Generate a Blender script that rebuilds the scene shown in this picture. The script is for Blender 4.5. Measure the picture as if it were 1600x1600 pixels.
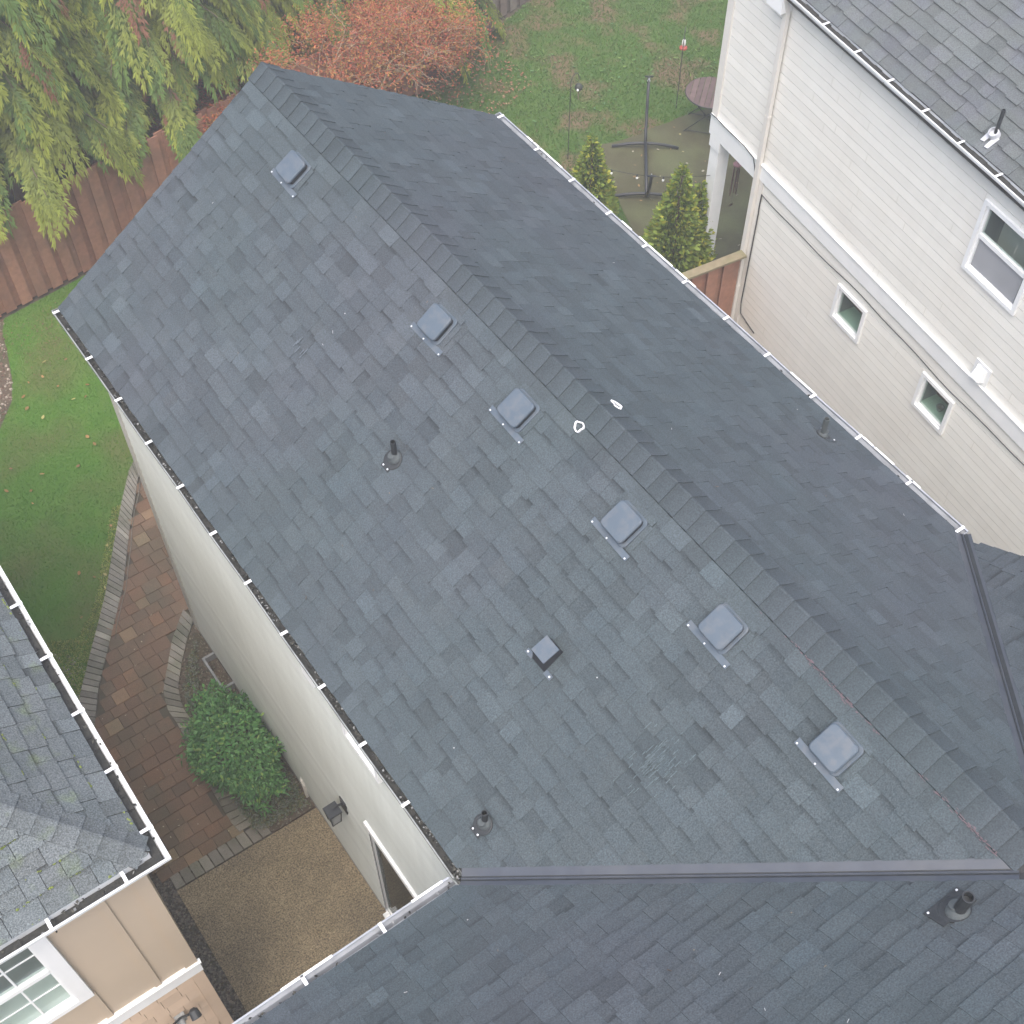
import bpy, math, random
import numpy as np
from mathutils import Vector, Matrix

# ------------------------------------------------------------------ reset
for o in list(bpy.data.objects):
    bpy.data.objects.remove(o, do_unlink=True)
scene = bpy.context.scene
col = scene.collection
rng = random.Random(7)
nrg = np.random.default_rng(7)
rad = math.radians

# ------------------------------------------------------------------ camera
T = 0.66365            # roof pitch 8 in 12
ZR = 7.65              # main ridge height
cam_d = bpy.data.cameras.new('camera')
cam = bpy.data.objects.new('camera', cam_d)
col.objects.link(cam)
yaw, pit, rol = 0.615243, 0.940236, -0.003447
CP = np.array([-4.3077, -3.1231, 15.2659])
fv = np.array([math.sin(yaw) * math.cos(pit), math.cos(yaw) * math.cos(pit), -math.sin(pit)])
r0 = np.array([math.cos(yaw), -math.sin(yaw), 0.0])
u0 = np.cross(r0, fv)
rv = math.cos(rol) * r0 + math.sin(rol) * u0
uv = -math.sin(rol) * r0 + math.cos(rol) * u0
M = Matrix.Identity(4)
for i in range(3):
    M[i][0], M[i][1], M[i][2], M[i][3] = rv[i], uv[i], -fv[i], CP[i]
cam.matrix_world = M
cam_d.sensor_fit = 'HORIZONTAL'
cam_d.sensor_width = 36.0
cam_d.lens = 47.182
cam_d.clip_start = 0.1
cam_d.clip_end = 1000.0
scene.camera = cam
FPX = 2096.99


def proj(p):
    d = np.asarray(p, float) - CP
    z = d @ fv
    return np.stack([800 + FPX * (d @ rv) / z, 800 - FPX * (d @ uv) / z], -1)


# ------------------------------------------------------------------ world and sun (overcast day)
SUN_EL, SUN_AZ = 66.0, 222.0       # azimuth clockwise from +Y: light comes from behind left of the camera
world = bpy.data.worlds.new('World')
scene.world = world
world.use_nodes = True
wn = world.node_tree.nodes
wl = world.node_tree.links
bg = wn['Background']
sky = wn.new('ShaderNodeTexSky')
sky.sky_type = 'NISHITA'
sky.sun_disc = False
sky.sun_elevation = rad(SUN_EL)
sky.sun_rotation = rad(SUN_AZ)
sky.air_density = 1.0
sky.dust_density = 5.0
sky.ozone_density = 1.0
wl.new(sky.outputs[0], bg.inputs[0])
bg.inputs[1].default_value = 0.15
sd = bpy.data.lights.new('sun', 'SUN')
sun = bpy.data.objects.new('sun', sd)
col.objects.link(sun)
sd.energy = 1.2
sd.angle = rad(60)
sd.color = (1.0, 0.98, 0.94)
a, e = rad(SUN_AZ), rad(SUN_EL)
to_sun = Vector((math.sin(a) * math.cos(e), math.cos(a) * math.cos(e), math.sin(e)))
sun.rotation_euler = to_sun.to_track_quat('Z', 'Y').to_euler()
sun.location = (-8, -10, 25)
scene.view_settings.view_transform = 'Standard'
scene.view_settings.look = 'None'
scene.view_settings.gamma = 1.0
scene.view_settings.exposure = 1.24
scene.view_settings.use_curve_mapping = False


# ------------------------------------------------------------------ materials
def mat(name, c1, c2=None, scale=8.0, rough=0.85, bump=0.0, bscale=60.0, tint=False, spec=0.4, metal=0.0,
        c3=None, scale3=1.2, amt3=0.5, fine=0.0, fscale=200.0, edge3=(0.45, 0.65), streak=0.0):
    m = bpy.data.materials.new(name)
    m.use_nodes = True
    n, l = m.node_tree.nodes, m.node_tree.links
    b = n['Principled BSDF']
    b.inputs['Roughness'].default_value = rough
    b.inputs['Specular IOR Level'].default_value = spec
    b.inputs['Metallic'].default_value = metal
    geo = n.new('ShaderNodeNewGeometry')

    def noise(sc, detail=4.0):
        t = n.new('ShaderNodeTexNoise')
        t.inputs['Scale'].default_value = sc
        t.inputs['Detail'].default_value = detail
        l.new(geo.outputs['Position'], t.inputs['Vector'])
        return t

    def mix(kind, fac, a_, b_):
        x = n.new('ShaderNodeMix')
        x.data_type = 'RGBA'
        x.blend_type = kind
        if isinstance(fac, float):
            x.inputs[0].default_value = fac
        else:
            l.new(fac, x.inputs[0])
        for s, v in ((6, a_), (7, b_)):
            if isinstance(v, tuple):
                x.inputs[s].default_value = (*v, 1)
            else:
                l.new(v, x.inputs[s])
        return x.outputs[2]

    def ramp(f, lo, hi):
        r = n.new('ShaderNodeMapRange')
        r.inputs[1].default_value = lo
        r.inputs[2].default_value = hi
        l.new(f, r.inputs[0])
        return r.outputs[0]

    c2 = c2 or c1
    out = mix('MIX', ramp(noise(scale).outputs['Fac'], 0.3, 0.7), tuple(c1), tuple(c2))
    if c3:
        f = ramp(noise(scale3, 6).outputs['Fac'], *edge3)
        mm = n.new('ShaderNodeMath')
        mm.operation = 'MULTIPLY'
        l.new(f, mm.inputs[0])
        mm.inputs[1].default_value = amt3
        out = mix('MIX', mm.outputs[0], out, tuple(c3))
    if fine:
        f = ramp(noise(fscale, 2).outputs['Fac'], 0.25, 0.75)
        r = n.new('ShaderNodeMapRange')
        r.inputs[3].default_value = 1 - fine
        r.inputs[4].default_value = 1 + fine
        l.new(f, r.inputs[0])
        cc = n.new('ShaderNodeCombineColor')
        for k in range(3):
            l.new(r.outputs[0], cc.inputs[k])
        out = mix('MULTIPLY', 1.0, out, cc.outputs[0])
    if streak:      # rain-washed dirt running down the boards
        vm = n.new('ShaderNodeVectorMath')
        vm.operation = 'MULTIPLY'
        vm.inputs[1].default_value = (9.0, 9.0, 0.45)
        l.new(geo.outputs['Position'], vm.inputs[0])
        tn = n.new('ShaderNodeTexNoise')
        tn.inputs['Scale'].default_value = 1.0
        tn.inputs['Detail'].default_value = 4.0
        l.new(vm.outputs[0], tn.inputs['Vector'])
        r = n.new('ShaderNodeMapRange')
        r.inputs[1].default_value = 0.35
        r.inputs[2].default_value = 0.7
        r.inputs[3].default_value = 1.0
        r.inputs[4].default_value = 1.0 - 2 * streak
        l.new(tn.outputs['Fac'], r.inputs[0])
        cc = n.new('ShaderNodeCombineColor')
        for k in range(3):
            l.new(r.outputs[0], cc.inputs[k])
        out = mix('MULTIPLY', 1.0, out, cc.outputs[0])
    if tint:
        at = n.new('ShaderNodeAttribute')
        at.attribute_name = 'tint'
        out = mix('MULTIPLY', 1.0, out, at.outputs['Color'])
    l.new(out, b.inputs['Base Color'])
    if bump:
        bp = n.new('ShaderNodeBump')
        bp.inputs['Strength'].default_value = bump
        bp.inputs['Distance'].default_value = 0.01
        l.new(noise(bscale, 5).outputs['Fac'], bp.inputs['Height'])
        l.new(bp.outputs[0], b.inputs['Normal'])
    return m


def leafmat(name, trans=0.35, rough=0.6):
    m = bpy.data.materials.new(name)
    m.use_nodes = True
    n, l = m.node_tree.nodes, m.node_tree.links
    b = n['Principled BSDF']
    b.inputs['Roughness'].default_value = rough
    b.inputs['Specular IOR Level'].default_value = 0.3
    at = n.new('ShaderNodeAttribute')
    at.attribute_name = 'tint'
    l.new(at.outputs['Color'], b.inputs['Base Color'])
    tr = n.new('ShaderNodeBsdfTranslucent')
    l.new(at.outputs['Color'], tr.inputs['Color'])
    mx = n.new('ShaderNodeMixShader')
    mx.inputs[0].default_value = trans
    l.new(b.outputs[0], mx.inputs[1])
    l.new(tr.outputs[0], mx.inputs[2])
    l.new(mx.outputs[0], n['Material Output'].inputs['Surface'])
    return m


def glassmat(name, tintc=(0.85, 0.9, 0.88)):
    m = bpy.data.materials.new(name)
    m.use_nodes = True
    n, l = m.node_tree.nodes, m.node_tree.links
    n.remove(n['Principled BSDF'])
    tr = n.new('ShaderNodeBsdfTransparent')
    tr.inputs[0].default_value = (*tintc, 1)
    gl = n.new('ShaderNodeBsdfGlossy')
    gl.inputs['Roughness'].default_value = 0.03
    lw = n.new('ShaderNodeLayerWeight')
    lw.inputs['Blend'].default_value = 0.5
    pw = n.new('ShaderNodeMath')
    pw.operation = 'POWER'
    l.new(lw.outputs['Facing'], pw.inputs[0])
    pw.inputs[1].default_value = 4.0
    fr = n.new('ShaderNodeMath')
    fr.operation = 'MULTIPLY_ADD'
    l.new(pw.outputs[0], fr.inputs[0])
    fr.inputs[1].default_value = 0.35
    fr.inputs[2].default_value = 0.04
    mx = n.new('ShaderNodeMixShader')
    l.new(fr.outputs[0], mx.inputs[0])
    l.new(tr.outputs[0], mx.inputs[1])
    l.new(gl.outputs[0], mx.inputs[2])
    l.new(mx.outputs[0], n['Material Output'].inputs['Surface'])
    return m


MT = dict(
    shingle=mat('shingle_charcoal', (0.053, 0.069, 0.077), (0.060, 0.077, 0.085), 3.0, 0.9, 0.5, 260, True, 0.3,
                c3=(0.068, 0.073, 0.088), scale3=0.4, amt3=0.5, fine=0.36, fscale=95),
    shingle_old=mat('shingle_weathered', (0.098, 0.114, 0.118), (0.12, 0.135, 0.14), 3.0, 0.92, 0.6, 240, True, 0.25,
                    c3=(0.13, 0.17, 0.08), scale3=5.0, amt3=0.7, fine=0.6, fscale=95, edge3=(0.56, 0.75)),
    shingle_white=mat('shingle_silver', (0.10, 0.113, 0.113), (0.112, 0.124, 0.124), 3.0, 0.92, 0.5, 240, True, 0.25,
                      c3=(0.098, 0.105, 0.125), scale3=3.0, amt3=0.6, fine=0.45, fscale=95),
    deck=mat('roof_felt', (0.03, 0.032, 0.036), (0.045, 0.048, 0.05), 9, 0.95),
    vent=mat('vent_plastic', (0.068, 0.092, 0.118), (0.08, 0.105, 0.132), 9, 0.5, 0.1, 120, c3=(0.12, 0.13, 0.14), scale3=14, amt3=0.5),
    ventdark=mat('vent_louver', (0.018, 0.021, 0.025), (0.03, 0.033, 0.037), 6, 0.6),
    flash=mat('valley_metal', (0.045, 0.053, 0.068), (0.058, 0.067, 0.083), 7, 0.42, 0.15, 12, spec=0.5, c3=(0.075, 0.08, 0.085), scale3=3, amt3=0.5),
    screw=mat('screw_zinc', (0.6, 0.62, 0.65), None, 5, 0.3, spec=0.8),
    pipe=mat('pipe_grey', (0.06, 0.072, 0.072), (0.08, 0.092, 0.092), 20, 0.7),
    pipedark=mat('pipe_black', (0.016, 0.019, 0.022), (0.028, 0.032, 0.035), 20, 0.6),
    boot=mat('boot_rubber', (0.07, 0.082, 0.085), (0.055, 0.065, 0.068), 30, 0.75),
    lead=mat('lead_flashing', (0.55, 0.56, 0.58), (0.42, 0.43, 0.46), 14, 0.5, 0.2, 30),
    white=mat('white_trim', (0.84, 0.85, 0.85), (0.80, 0.82, 0.82), 3, 0.55, c3=(0.72, 0.74, 0.75), scale3=4, amt3=0.35),
    gutter=mat('gutter_white', (0.70, 0.72, 0.73), (0.6, 0.62, 0.63), 5, 0.5, c3=(0.42, 0.43, 0.42), scale3=3, amt3=0.5),
    gutter_grey=mat('gutter_grey', (0.34, 0.36, 0.39), (0.28, 0.30, 0.33), 5, 0.5, c3=(0.20, 0.21, 0.22), scale3=5, amt3=0.5),
    gutter_sage=mat('gutter_sage', (0.26, 0.275, 0.265), (0.21, 0.225, 0.215), 5, 0.55, c3=(0.12, 0.13, 0.125), scale3=6, amt3=0.7),
    sludge_shade=mat('wet_sludge_shade', (0.018, 0.019, 0.018), (0.04, 0.04, 0.036), 25, 0.8, 0.5, 80),
    siding=mat('siding_sage', (0.66, 0.70, 0.665), (0.62, 0.66, 0.625), 1.5, 0.75, 0.08, 90, True, streak=0.035, c3=(0.55, 0.58, 0.54), scale3=0.8, amt3=0.4),
    siding_w=mat('siding_cream', (0.81, 0.80, 0.75), (0.78, 0.77, 0.72), 2.0, 0.75, 0.06, 90, True, streak=0.012, c3=(0.75, 0.72, 0.66), scale3=1.1, amt3=0.35),
    tan=mat('panel_tan', (0.50, 0.41, 0.31), (0.47, 0.385, 0.29), 2.0, 0.8, 0.06, 120),
    tan2=mat('shake_peach', (0.60, 0.46, 0.34), (0.55, 0.42, 0.31), 3.0, 0.8, 0.1, 120, True),
    trimgrey=mat('corner_trim', (0.50, 0.50, 0.46), (0.45, 0.45, 0.41), 3, 0.7),
    trimcream=mat('corner_trim_cream', (0.72, 0.70, 0.65), (0.66, 0.64, 0.60), 3, 0.65),
    inside=mat('room_dark', (0.20, 0.17, 0.17), (0.26, 0.22, 0.21), 2, 0.9),
    dark=mat('unlit_room', (0.035, 0.036, 0.038), (0.05, 0.05, 0.05), 2, 0.9),
    sillgreen=mat('sill_green', (0.42, 0.55, 0.47), (0.36, 0.5, 0.42), 3, 0.7),
    blind=mat('window_screen', (0.33, 0.34, 0.36), (0.29, 0.30, 0.32), 2, 0.8),
    wood=mat('fence_cedar', (0.37, 0.185, 0.12), (0.29, 0.145, 0.098), 14, 0.85, 0.2, 60, True, c3=(0.16, 0.10, 0.07), scale3=3, amt3=0.4),
    woodgrey=mat('fence_grey', (0.20, 0.165, 0.135), (0.14, 0.115, 0.095), 14, 0.9, 0.25, 60, True),
    rail=mat('fence_rail', (0.26, 0.215, 0.14), (0.20, 0.17, 0.105), 10, 0.85, 0.2, 60, c3=(0.2, 0.2, 0.1), scale3=4, amt3=0.5),
    patio=mat('aggregate_patio', (0.24, 0.195, 0.12), (0.30, 0.24, 0.15), 5, 0.85, 1.0, 170, c3=(0.165, 0.135, 0.09), scale3=1.6, amt3=0.6, fine=0.8, fscale=60),
    slab=mat('mossy_slab', (0.068, 0.065, 0.03), (0.085, 0.082, 0.042), 4, 0.9, 0.3, 120, c3=(0.12, 0.135, 0.06), scale3=1.3, amt3=0.7, fine=0.25, fscale=90),
    paver=mat('paver_clay', (0.18, 0.114, 0.07), (0.205, 0.13, 0.08), 6, 0.9, 0.5, 120, True, c3=(0.13, 0.105, 0.065), scale3=1.6, amt3=0.7, fine=0.3, fscale=120),
    edging=mat('paver_grey', (0.20, 0.185, 0.155), (0.24, 0.22, 0.185), 6, 0.9, 0.5, 120, True, c3=(0.10, 0.11, 0.065), scale3=2.5, amt3=0.6, fine=0.25, fscale=120),
    sand=mat('joint_soil', (0.085, 0.07, 0.048), (0.10, 0.09, 0.055), 12, 0.95, 0.4, 100),
    soil=mat('soil', (0.085, 0.065, 0.045), (0.12, 0.09, 0.06), 7, 0.95, 0.6, 60, c3=(0.06, 0.07, 0.03), scale3=1.5, amt3=0.6),
    lawn=mat('lawn_ground', (0.06, 0.15, 0.012), (0.08, 0.17, 0.02), 3, 0.95, 0.5, 90, c3=(0.13, 0.10, 0.045), scale3=0.8, amt3=0.5),
    lawnr=mat('rough_lawn_ground', (0.05, 0.105, 0.015), (0.068, 0.122, 0.022), 3, 0.95, 0.5, 90, c3=(0.17, 0.10, 0.07), scale3=1.1, amt3=0.75, edge3=(0.5, 0.62)),
    pebble=mat('pebbles', (0.24, 0.225, 0.2), (0.30, 0.28, 0.25), 30, 0.85, tint=True),
    bark=mat('trunk_bark', (0.13, 0.095, 0.07), (0.09, 0.065, 0.05), 12, 0.95, 0.5, 40),
    twig=mat('maple_twig', (0.38, 0.29, 0.20), (0.28, 0.20, 0.13), 10, 0.9),
    leaf=leafmat('leaf', 0.3),
    grass=leafmat('grass_blade', 0.25, 0.7),
    litter=leafmat('leaf_litter', 0.1, 0.85),
    black=mat('black_steel', (0.022, 0.026, 0.03), (0.035, 0.04, 0.045), 20, 0.45, spec=0.5),
    iron=mat('wrought_iron', (0.05, 0.06, 0.05), (0.035, 0.04, 0.035), 20, 0.6),
    tablewood=mat('table_slat', (0.105, 0.07, 0.065), (0.145, 0.10, 0.09), 8, 0.7, tint=True),
    red=mat('red_plastic', (0.42, 0.08, 0.06), None, 5, 0.4),
    pink=mat('faded_rose_wood', (0.40, 0.20, 0.20), (0.34, 0.17, 0.17), 10, 0.7),
    chimetube=mat('bronze_tube', (0.20, 0.13, 0.11), (0.16, 0.10, 0.09), 10, 0.5),
    glow=mat('clear_bulb', (0.85, 0.86, 0.84), None, 5, 0.15, spec=0.8),
    galv=mat('galvanised', (0.30, 0.31, 0.31), (0.24, 0.25, 0.25), 8, 0.5),
    chalk=mat('white_chalk', (0.85, 0.85, 0.86), (0.75, 0.75, 0.77), 60, 0.95),
    chalkpink=mat('red_chalk', (0.135, 0.095, 0.108), (0.11, 0.085, 0.096), 60, 0.95),
    glass=glassmat('window_glass'),
)


# ------------------------------------------------------------------ mesh helpers
def finish(name, me, material, parent=None, label=None, cat=None, group=None, kind=None, smooth=False):
    if material is not None:
        me.materials.append(material)
    if smooth:
        me.polygons.foreach_set('use_smooth', [True] * len(me.polygons))
    o = bpy.data.objects.new(name, me)
    col.objects.link(o)
    if parent is not None:
        o.parent = parent
    tag(o, label, cat, group, kind)
    return o


def tag(o, label=None, cat=None, group=None, kind=None):
    for k, v in (('label', label), ('category', cat), ('group', group), ('kind', kind)):
        if v:
            o[k] = v
    return o


def thing(name, loc, label, cat, group=None):
    o = bpy.data.objects.new(name, None)
    o.empty_display_size = 0.2
    col.objects.link(o)
    o.location = loc
    return tag(o, label, cat, group)


def base_of(p):
    v = Vector((0, 0, 0))
    while p is not None:
        v += p.location
        p = p.parent
    return np.array(v)


class MB:
    def __init__(s):
        s.v, s.f, s.c = [], [], []

    def add(s, vs, fs, tint=(1, 1, 1)):
        k = len(s.v)
        s.v += [tuple(map(float, x)) for x in vs]
        s.f += [tuple(i + k for i in f) for f in fs]
        s.c += list(tint) if len(tint) == len(vs) and not isinstance(tint[0], (int, float)) else [tint] * len(vs)
        return s

    def par(s, o, a_, b_, c_, tint=(1, 1, 1)):
        o, a_, b_, c_ = (np.asarray(x, float) for x in (o, a_, b_, c_))
        vs = [o, o + a_, o + a_ + b_, o + b_, o + c_, o + a_ + c_, o + a_ + b_ + c_, o + b_ + c_]
        fs = [(0, 3, 2, 1), (4, 5, 6, 7), (0, 1, 5, 4), (1, 2, 6, 5), (2, 3, 7, 6), (3, 0, 4, 7)]
        if np.dot(np.cross(a_, b_), c_) < 0:
            fs = [f[::-1] for f in fs]
        return s.add(vs, fs, tint)

    def box(s, lo, hi, tint=(1, 1, 1)):
        lo, hi = np.minimum(lo, hi), np.maximum(lo, hi)
        d = hi - lo
        return s.par(lo, (d[0], 0, 0), (0, d[1], 0), (0, 0, d[2]), tint)

    def bar(s, p, q, wx, wy, upv=(0, 0, 1), tint=(1, 1, 1)):
        p, q = np.asarray(p, float), np.asarray(q, float)
        d = q - p
        x = np.cross(d, upv)
        if np.linalg.norm(x) < 1e-6:
            x = np.cross(d, (1, 0, 0))
        x /= np.linalg.norm(x)
        y = np.cross(x, d)
        y /= np.linalg.norm(y)
        return s.par(p - x * wx / 2 - y * wy / 2, x * wx, y * wy, d, tint)

    def prism(s, poly, off, tint=(1, 1, 1)):
        poly = [np.asarray(p, float) for p in poly]
        off = np.asarray(off, float)
        k = len(poly)
        vs = poly + [p + off for p in poly]
        n_ = np.cross(poly[1] - poly[0], poly[2] - poly[0])
        fs = [tuple(range(k))[::-1], tuple(range(k, 2 * k))] + [(i, (i + 1) % k, (i + 1) % k + k, i + k) for i in range(k)]
        if np.dot(n_, off) < 0:
            fs = [f[::-1] for f in fs]
        return s.add(vs, fs, tint)

    def tube(s, pts, r, n=8, tint=(1, 1, 1), caps=True):
        pts = [np.asarray(p, float) for p in pts]
        m_ = len(pts)
        rs = r if isinstance(r, (list, tuple)) else [r] * m_
        vs = []
        ref = np.array([0.31, 0.17, 0.93])
        for i in range(m_):
            d = pts[min(i + 1, m_ - 1)] - pts[max(i - 1, 0)]
            d = d / (np.linalg.norm(d) + 1e-9)
            x = np.cross(d, ref)
            if np.linalg.norm(x) < 0.1:
                x = np.cross(d, (1, 0, 0))
            x /= np.linalg.norm(x)
            y = np.cross(d, x)
            for k in range(n):
                t = 2 * math.pi * k / n
                vs.append(pts[i] + rs[i] * (math.cos(t) * x + math.sin(t) * y))
        fs = []
        for i in range(m_ - 1):
            for k in range(n):
                a_, b_ = i * n + k, i * n + (k + 1) % n
                fs.append((a_, b_, b_ + n, a_ + n))
        if caps:
            fs.append(tuple(range(n))[::-1])
            fs.append(tuple(range((m_ - 1) * n, m_ * n)))
        return s.add(vs, fs, tint)

    def lathe(s, prof, c, n=20, ax=((1, 0, 0), (0, 1, 0), (0, 0, 1)), tint=(1, 1, 1)):
        c = np.asarray(c, float)
        X, Y, Z = (np.asarray(q, float) for q in ax)
        vs = []
        for r, z in prof:
            for k in range(n):
                t = 2 * math.pi * k / n
                vs.append(c + r * (math.cos(t) * X + math.sin(t) * Y) + z * Z)
        fs = []
        for i in range(len(prof) - 1):
            for k in range(n):
                a_, b_ = i * n + k, i * n + (k + 1) % n
                fs.append((a_, b_, b_ + n, a_ + n))
        fs.append(tuple(range(n))[::-1])
        fs.append(tuple(range((len(prof) - 1) * n, len(prof) * n)))
        return s.add(vs, fs, tint)

    def build(s, name, material, parent=None, label=None, cat=None, group=None, kind=None, smooth=False, local=False):
        me = bpy.data.meshes.new(name)
        b = np.zeros(3) if local else base_of(parent)
        me.from_pydata((np.array(s.v) - b).tolist(), [], s.f)
        at = me.color_attributes.new('tint', 'FLOAT_COLOR', 'POINT')
        c = np.ones((len(s.v), 4), np.float32)
        c[:, :3] = np.array(s.c)
        at.data.foreach_set('color', c.ravel())
        return finish(name, me, material, parent, label, cat, group, kind, smooth)


def np_mesh(name, V, k, tint, material, parent=None, **kw):
    """faces of k vertices each, laid out one after another"""
    V = np.asarray(V, np.float32).reshape(-1, 3) - base_of(parent).astype(np.float32)
    nv = len(V)
    me = bpy.data.meshes.new(name)
    me.vertices.add(nv)
    me.vertices.foreach_set('co', V.ravel())
    me.loops.add(nv)
    me.loops.foreach_set('vertex_index', np.arange(nv, dtype=np.int32))
    me.polygons.add(nv // k)
    me.polygons.foreach_set('loop_start', np.arange(0, nv, k, dtype=np.int32))
    me.update(calc_edges=True)
    me.validate()
    at = me.color_attributes.new('tint', 'FLOAT_COLOR', 'POINT')
    c = np.ones((nv, 4), np.float32)
    c[:, :3] = np.repeat(np.asarray(tint, np.float32).reshape(-1, 3), k, 0) if len(tint) != nv else tint
    at.data.foreach_set('color', c.ravel())
    return finish(name, me, material, parent, **kw)


def unit(a_):
    return a_ / (np.linalg.norm(a_, axis=-1, keepdims=True) + 1e-9)


def leaves(P0, D, Nn, L, W, droop=0.0):
    """pointed six-sided leaves from P0 along D, facing Nn"""
    D = unit(D)
    S = unit(np.cross(D, Nn))
    L = np.asarray(L).reshape(-1, 1)
    W = np.asarray(W).reshape(-1, 1)
    dz = np.array([[0, 0, -1.0]])
    a0 = P0
    a1 = P0 + D * L * 0.3 + S * W * 0.45 + dz * droop * L * 0.1
    a2 = P0 + D * L * 0.68 + S * W * 0.4 + dz * droop * L * 0.45
    a3 = P0 + D * L + dz * droop * L
    a4 = P0 + D * L * 0.68 - S * W * 0.4 + dz * droop * L * 0.45
    a5 = P0 + D * L * 0.3 - S * W * 0.45 + dz * droop * L * 0.1
    return np.stack([a0, a1, a2, a3, a4, a5], 1).reshape(-1, 3)


def quads(P0, D, Nn, L, W, droop=0.0):
    D = unit(D)
    S = unit(np.cross(D, Nn))
    L = np.asarray(L).reshape(-1, 1)
    W = np.asarray(W).reshape(-1, 1)
    dz = np.array([[0, 0, -1.0]])
    return np.stack([P0, P0 + D * L * 0.5 + S * W * 0.5 + dz * droop * L * 0.3, P0 + D * L + dz * droop * L,
                     P0 + D * L * 0.5 - S * W * 0.5 + dz * droop * L * 0.3], 1).reshape(-1, 3)


def in_poly(P, poly):
    x, y = P[:, 0], P[:, 1]
    ins = np.zeros(len(P), bool)
    j = len(poly) - 1
    for i in range(len(poly)):
        xi, yi = poly[i]
        xj, yj = poly[j]
        c = ((yi > y) != (yj > y)) & (x < (xj - xi) * (y - yi) / (yj - yi + 1e-12) + xi)
        ins ^= c
        j = i
    return ins


def scatter(poly, n_):
    p = np.array(poly)
    lo, hi = p.min(0), p.max(0)
    out = np.zeros((0, 2))
    while len(out) < n_:
        q = nrg.uniform(lo, hi, (n_ * 2, 2))
        out = np.concatenate([out, q[in_poly(q, poly)]])
    return out[:n_]


def clip(poly, a_, b_, c_):
    """keep a*u+b*v <= c"""
    out = []
    for i in range(len(poly)):
        p, q = poly[i], poly[(i + 1) % len(poly)]
        dp, dq = a_ * p[0] + b_ * p[1] - c_, a_ * q[0] + b_ * q[1] - c_
        if dp <= 0:
            out.append(p)
        if dp * dq < 0:
            t = dp / (dp - dq)
            out.append((p[0] + t * (q[0] - p[0]), p[1] + t * (q[1] - p[1])))
    return out


def flat(name, poly, z, material, th=0.02, **kw):
    m = MB()
    m.prism([(x, y, z - th) for x, y in poly], (0, 0, th))
    return m.build(name, material, **kw)


# ------------------------------------------------------------------ roof shingles
class Plane:
    def __init__(s, O, U, V):
        s.O, s.U, s.V = (np.asarray(x, float) for x in (O, U, V))
        s.U /= np.linalg.norm(s.U)
        s.V /= np.linalg.norm(s.V)
        s.N = np.cross(s.U, s.V)
        if s.N[2] < 0:
            s.N = -s.N

    def p(s, u_, v_, h=0.0):
        return s.O + s.U * u_ + s.V * v_ + s.N * h

    def uv(s, x):
        d = np.asarray(x, float) - s.O
        return float(d @ s.U), float(d @ s.V)


EXPO = 0.143


def shingle_plane(pl, umin, umax, vmax, cuts, rnd, wr=(0.085, 0.245), th=(0.006, 0.009), tone=0.065, edge=(0.3, 0.8), skew=0.0, band=0.44, gapw=0.001):
    out = []
    nrow = int(vmax / EXPO) + 1
    for r in range(nrow):
        v0 = r * EXPO - (0.018 if r == 0 else 0.0)
        v1 = (r + 1) * EXPO + 0.022
        v1 = min(v1, vmax)
        if v1 - v0 < 0.03:
            continue
        x = umin - rnd.uniform(0, 0.25)
        prev = 0
        rowt = rnd.gauss(0, 0.012)
        while x < umax:
            w_ = rnd.uniform(*wr)
            a_, b_ = max(x, umin), min(x + w_ - gapw, umax)
            x += w_
            if b_ - a_ < 0.02:
                continue
            jl = rnd.uniform(-0.004, 0.004)
            tab = prev == 0 or rnd.random() < 0.25
            prev = 1 if tab else 0
            if not tab and r:
                jl += rnd.uniform(0.008, 0.02)
            poly = [(a_, v0 + jl), (b_, v0 + jl + rnd.uniform(-.002, .002)), (b_ + skew, v1), (a_ + skew, v1)]
            for c in cuts:
                poly = clip(poly, *c)
                if len(poly) < 3:
                    break
            if len(poly) < 3:
                continue
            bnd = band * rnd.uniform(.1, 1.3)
            h0 = (th[1] if tab else th[0]) + rnd.uniform(-.001, .001)
            k = 1 + rowt + rnd.gauss(0.03 if tab else -0.03, tone)
            q = rnd.random()
            if q < 0.08:
                k += 0.13
            elif q < 0.13:
                k -= 0.10
            hue = rnd.gauss(0, 0.008)
            tint = (k * (1 + hue), k, k * (1 - hue * 0.8))
            n_ = len(poly)
            top = [pl.p(u_, v_, 0.0015 + h0 * max(0.0, 1 - (v_ - v0) / (v1 - v0))) for u_, v_ in poly]
            bot = [pl.p(u_, v_, -0.002) for u_, v_ in poly]
            # the cut edges show the black asphalt core
            vs = list(bot)
            fs = [tuple(range(n_))[::-1]]
            tl = [tint] * n_
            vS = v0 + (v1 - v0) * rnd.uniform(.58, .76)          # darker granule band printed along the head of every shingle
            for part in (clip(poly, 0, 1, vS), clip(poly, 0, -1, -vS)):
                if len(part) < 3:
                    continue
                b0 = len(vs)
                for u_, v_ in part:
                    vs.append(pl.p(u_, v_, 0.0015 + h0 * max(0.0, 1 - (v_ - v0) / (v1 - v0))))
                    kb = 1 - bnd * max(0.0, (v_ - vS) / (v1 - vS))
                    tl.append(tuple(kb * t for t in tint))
                fs.append(tuple(range(b0, b0 + len(part))))
            for i in range(n_):
                j = (i + 1) % n_
                low = max(poly[i][1], poly[j][1]) < v0 + .02
                kk = edge[0] if low else edge[1]
                b0 = len(vs)
                vs = vs + [top[i], bot[i], bot[j], top[j]]
                fs.append((b0, b0 + 1, b0 + 2, b0 + 3))
                tl += [tuple(kk * t for t in tint)] * 4
            nn = np.cross(top[1] - top[0], top[2] - top[0])
            if nn @ pl.N < 0:
                fs = [f[::-1] for f in fs]
            out.append((vs, fs, tl, n_))
    return out


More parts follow.
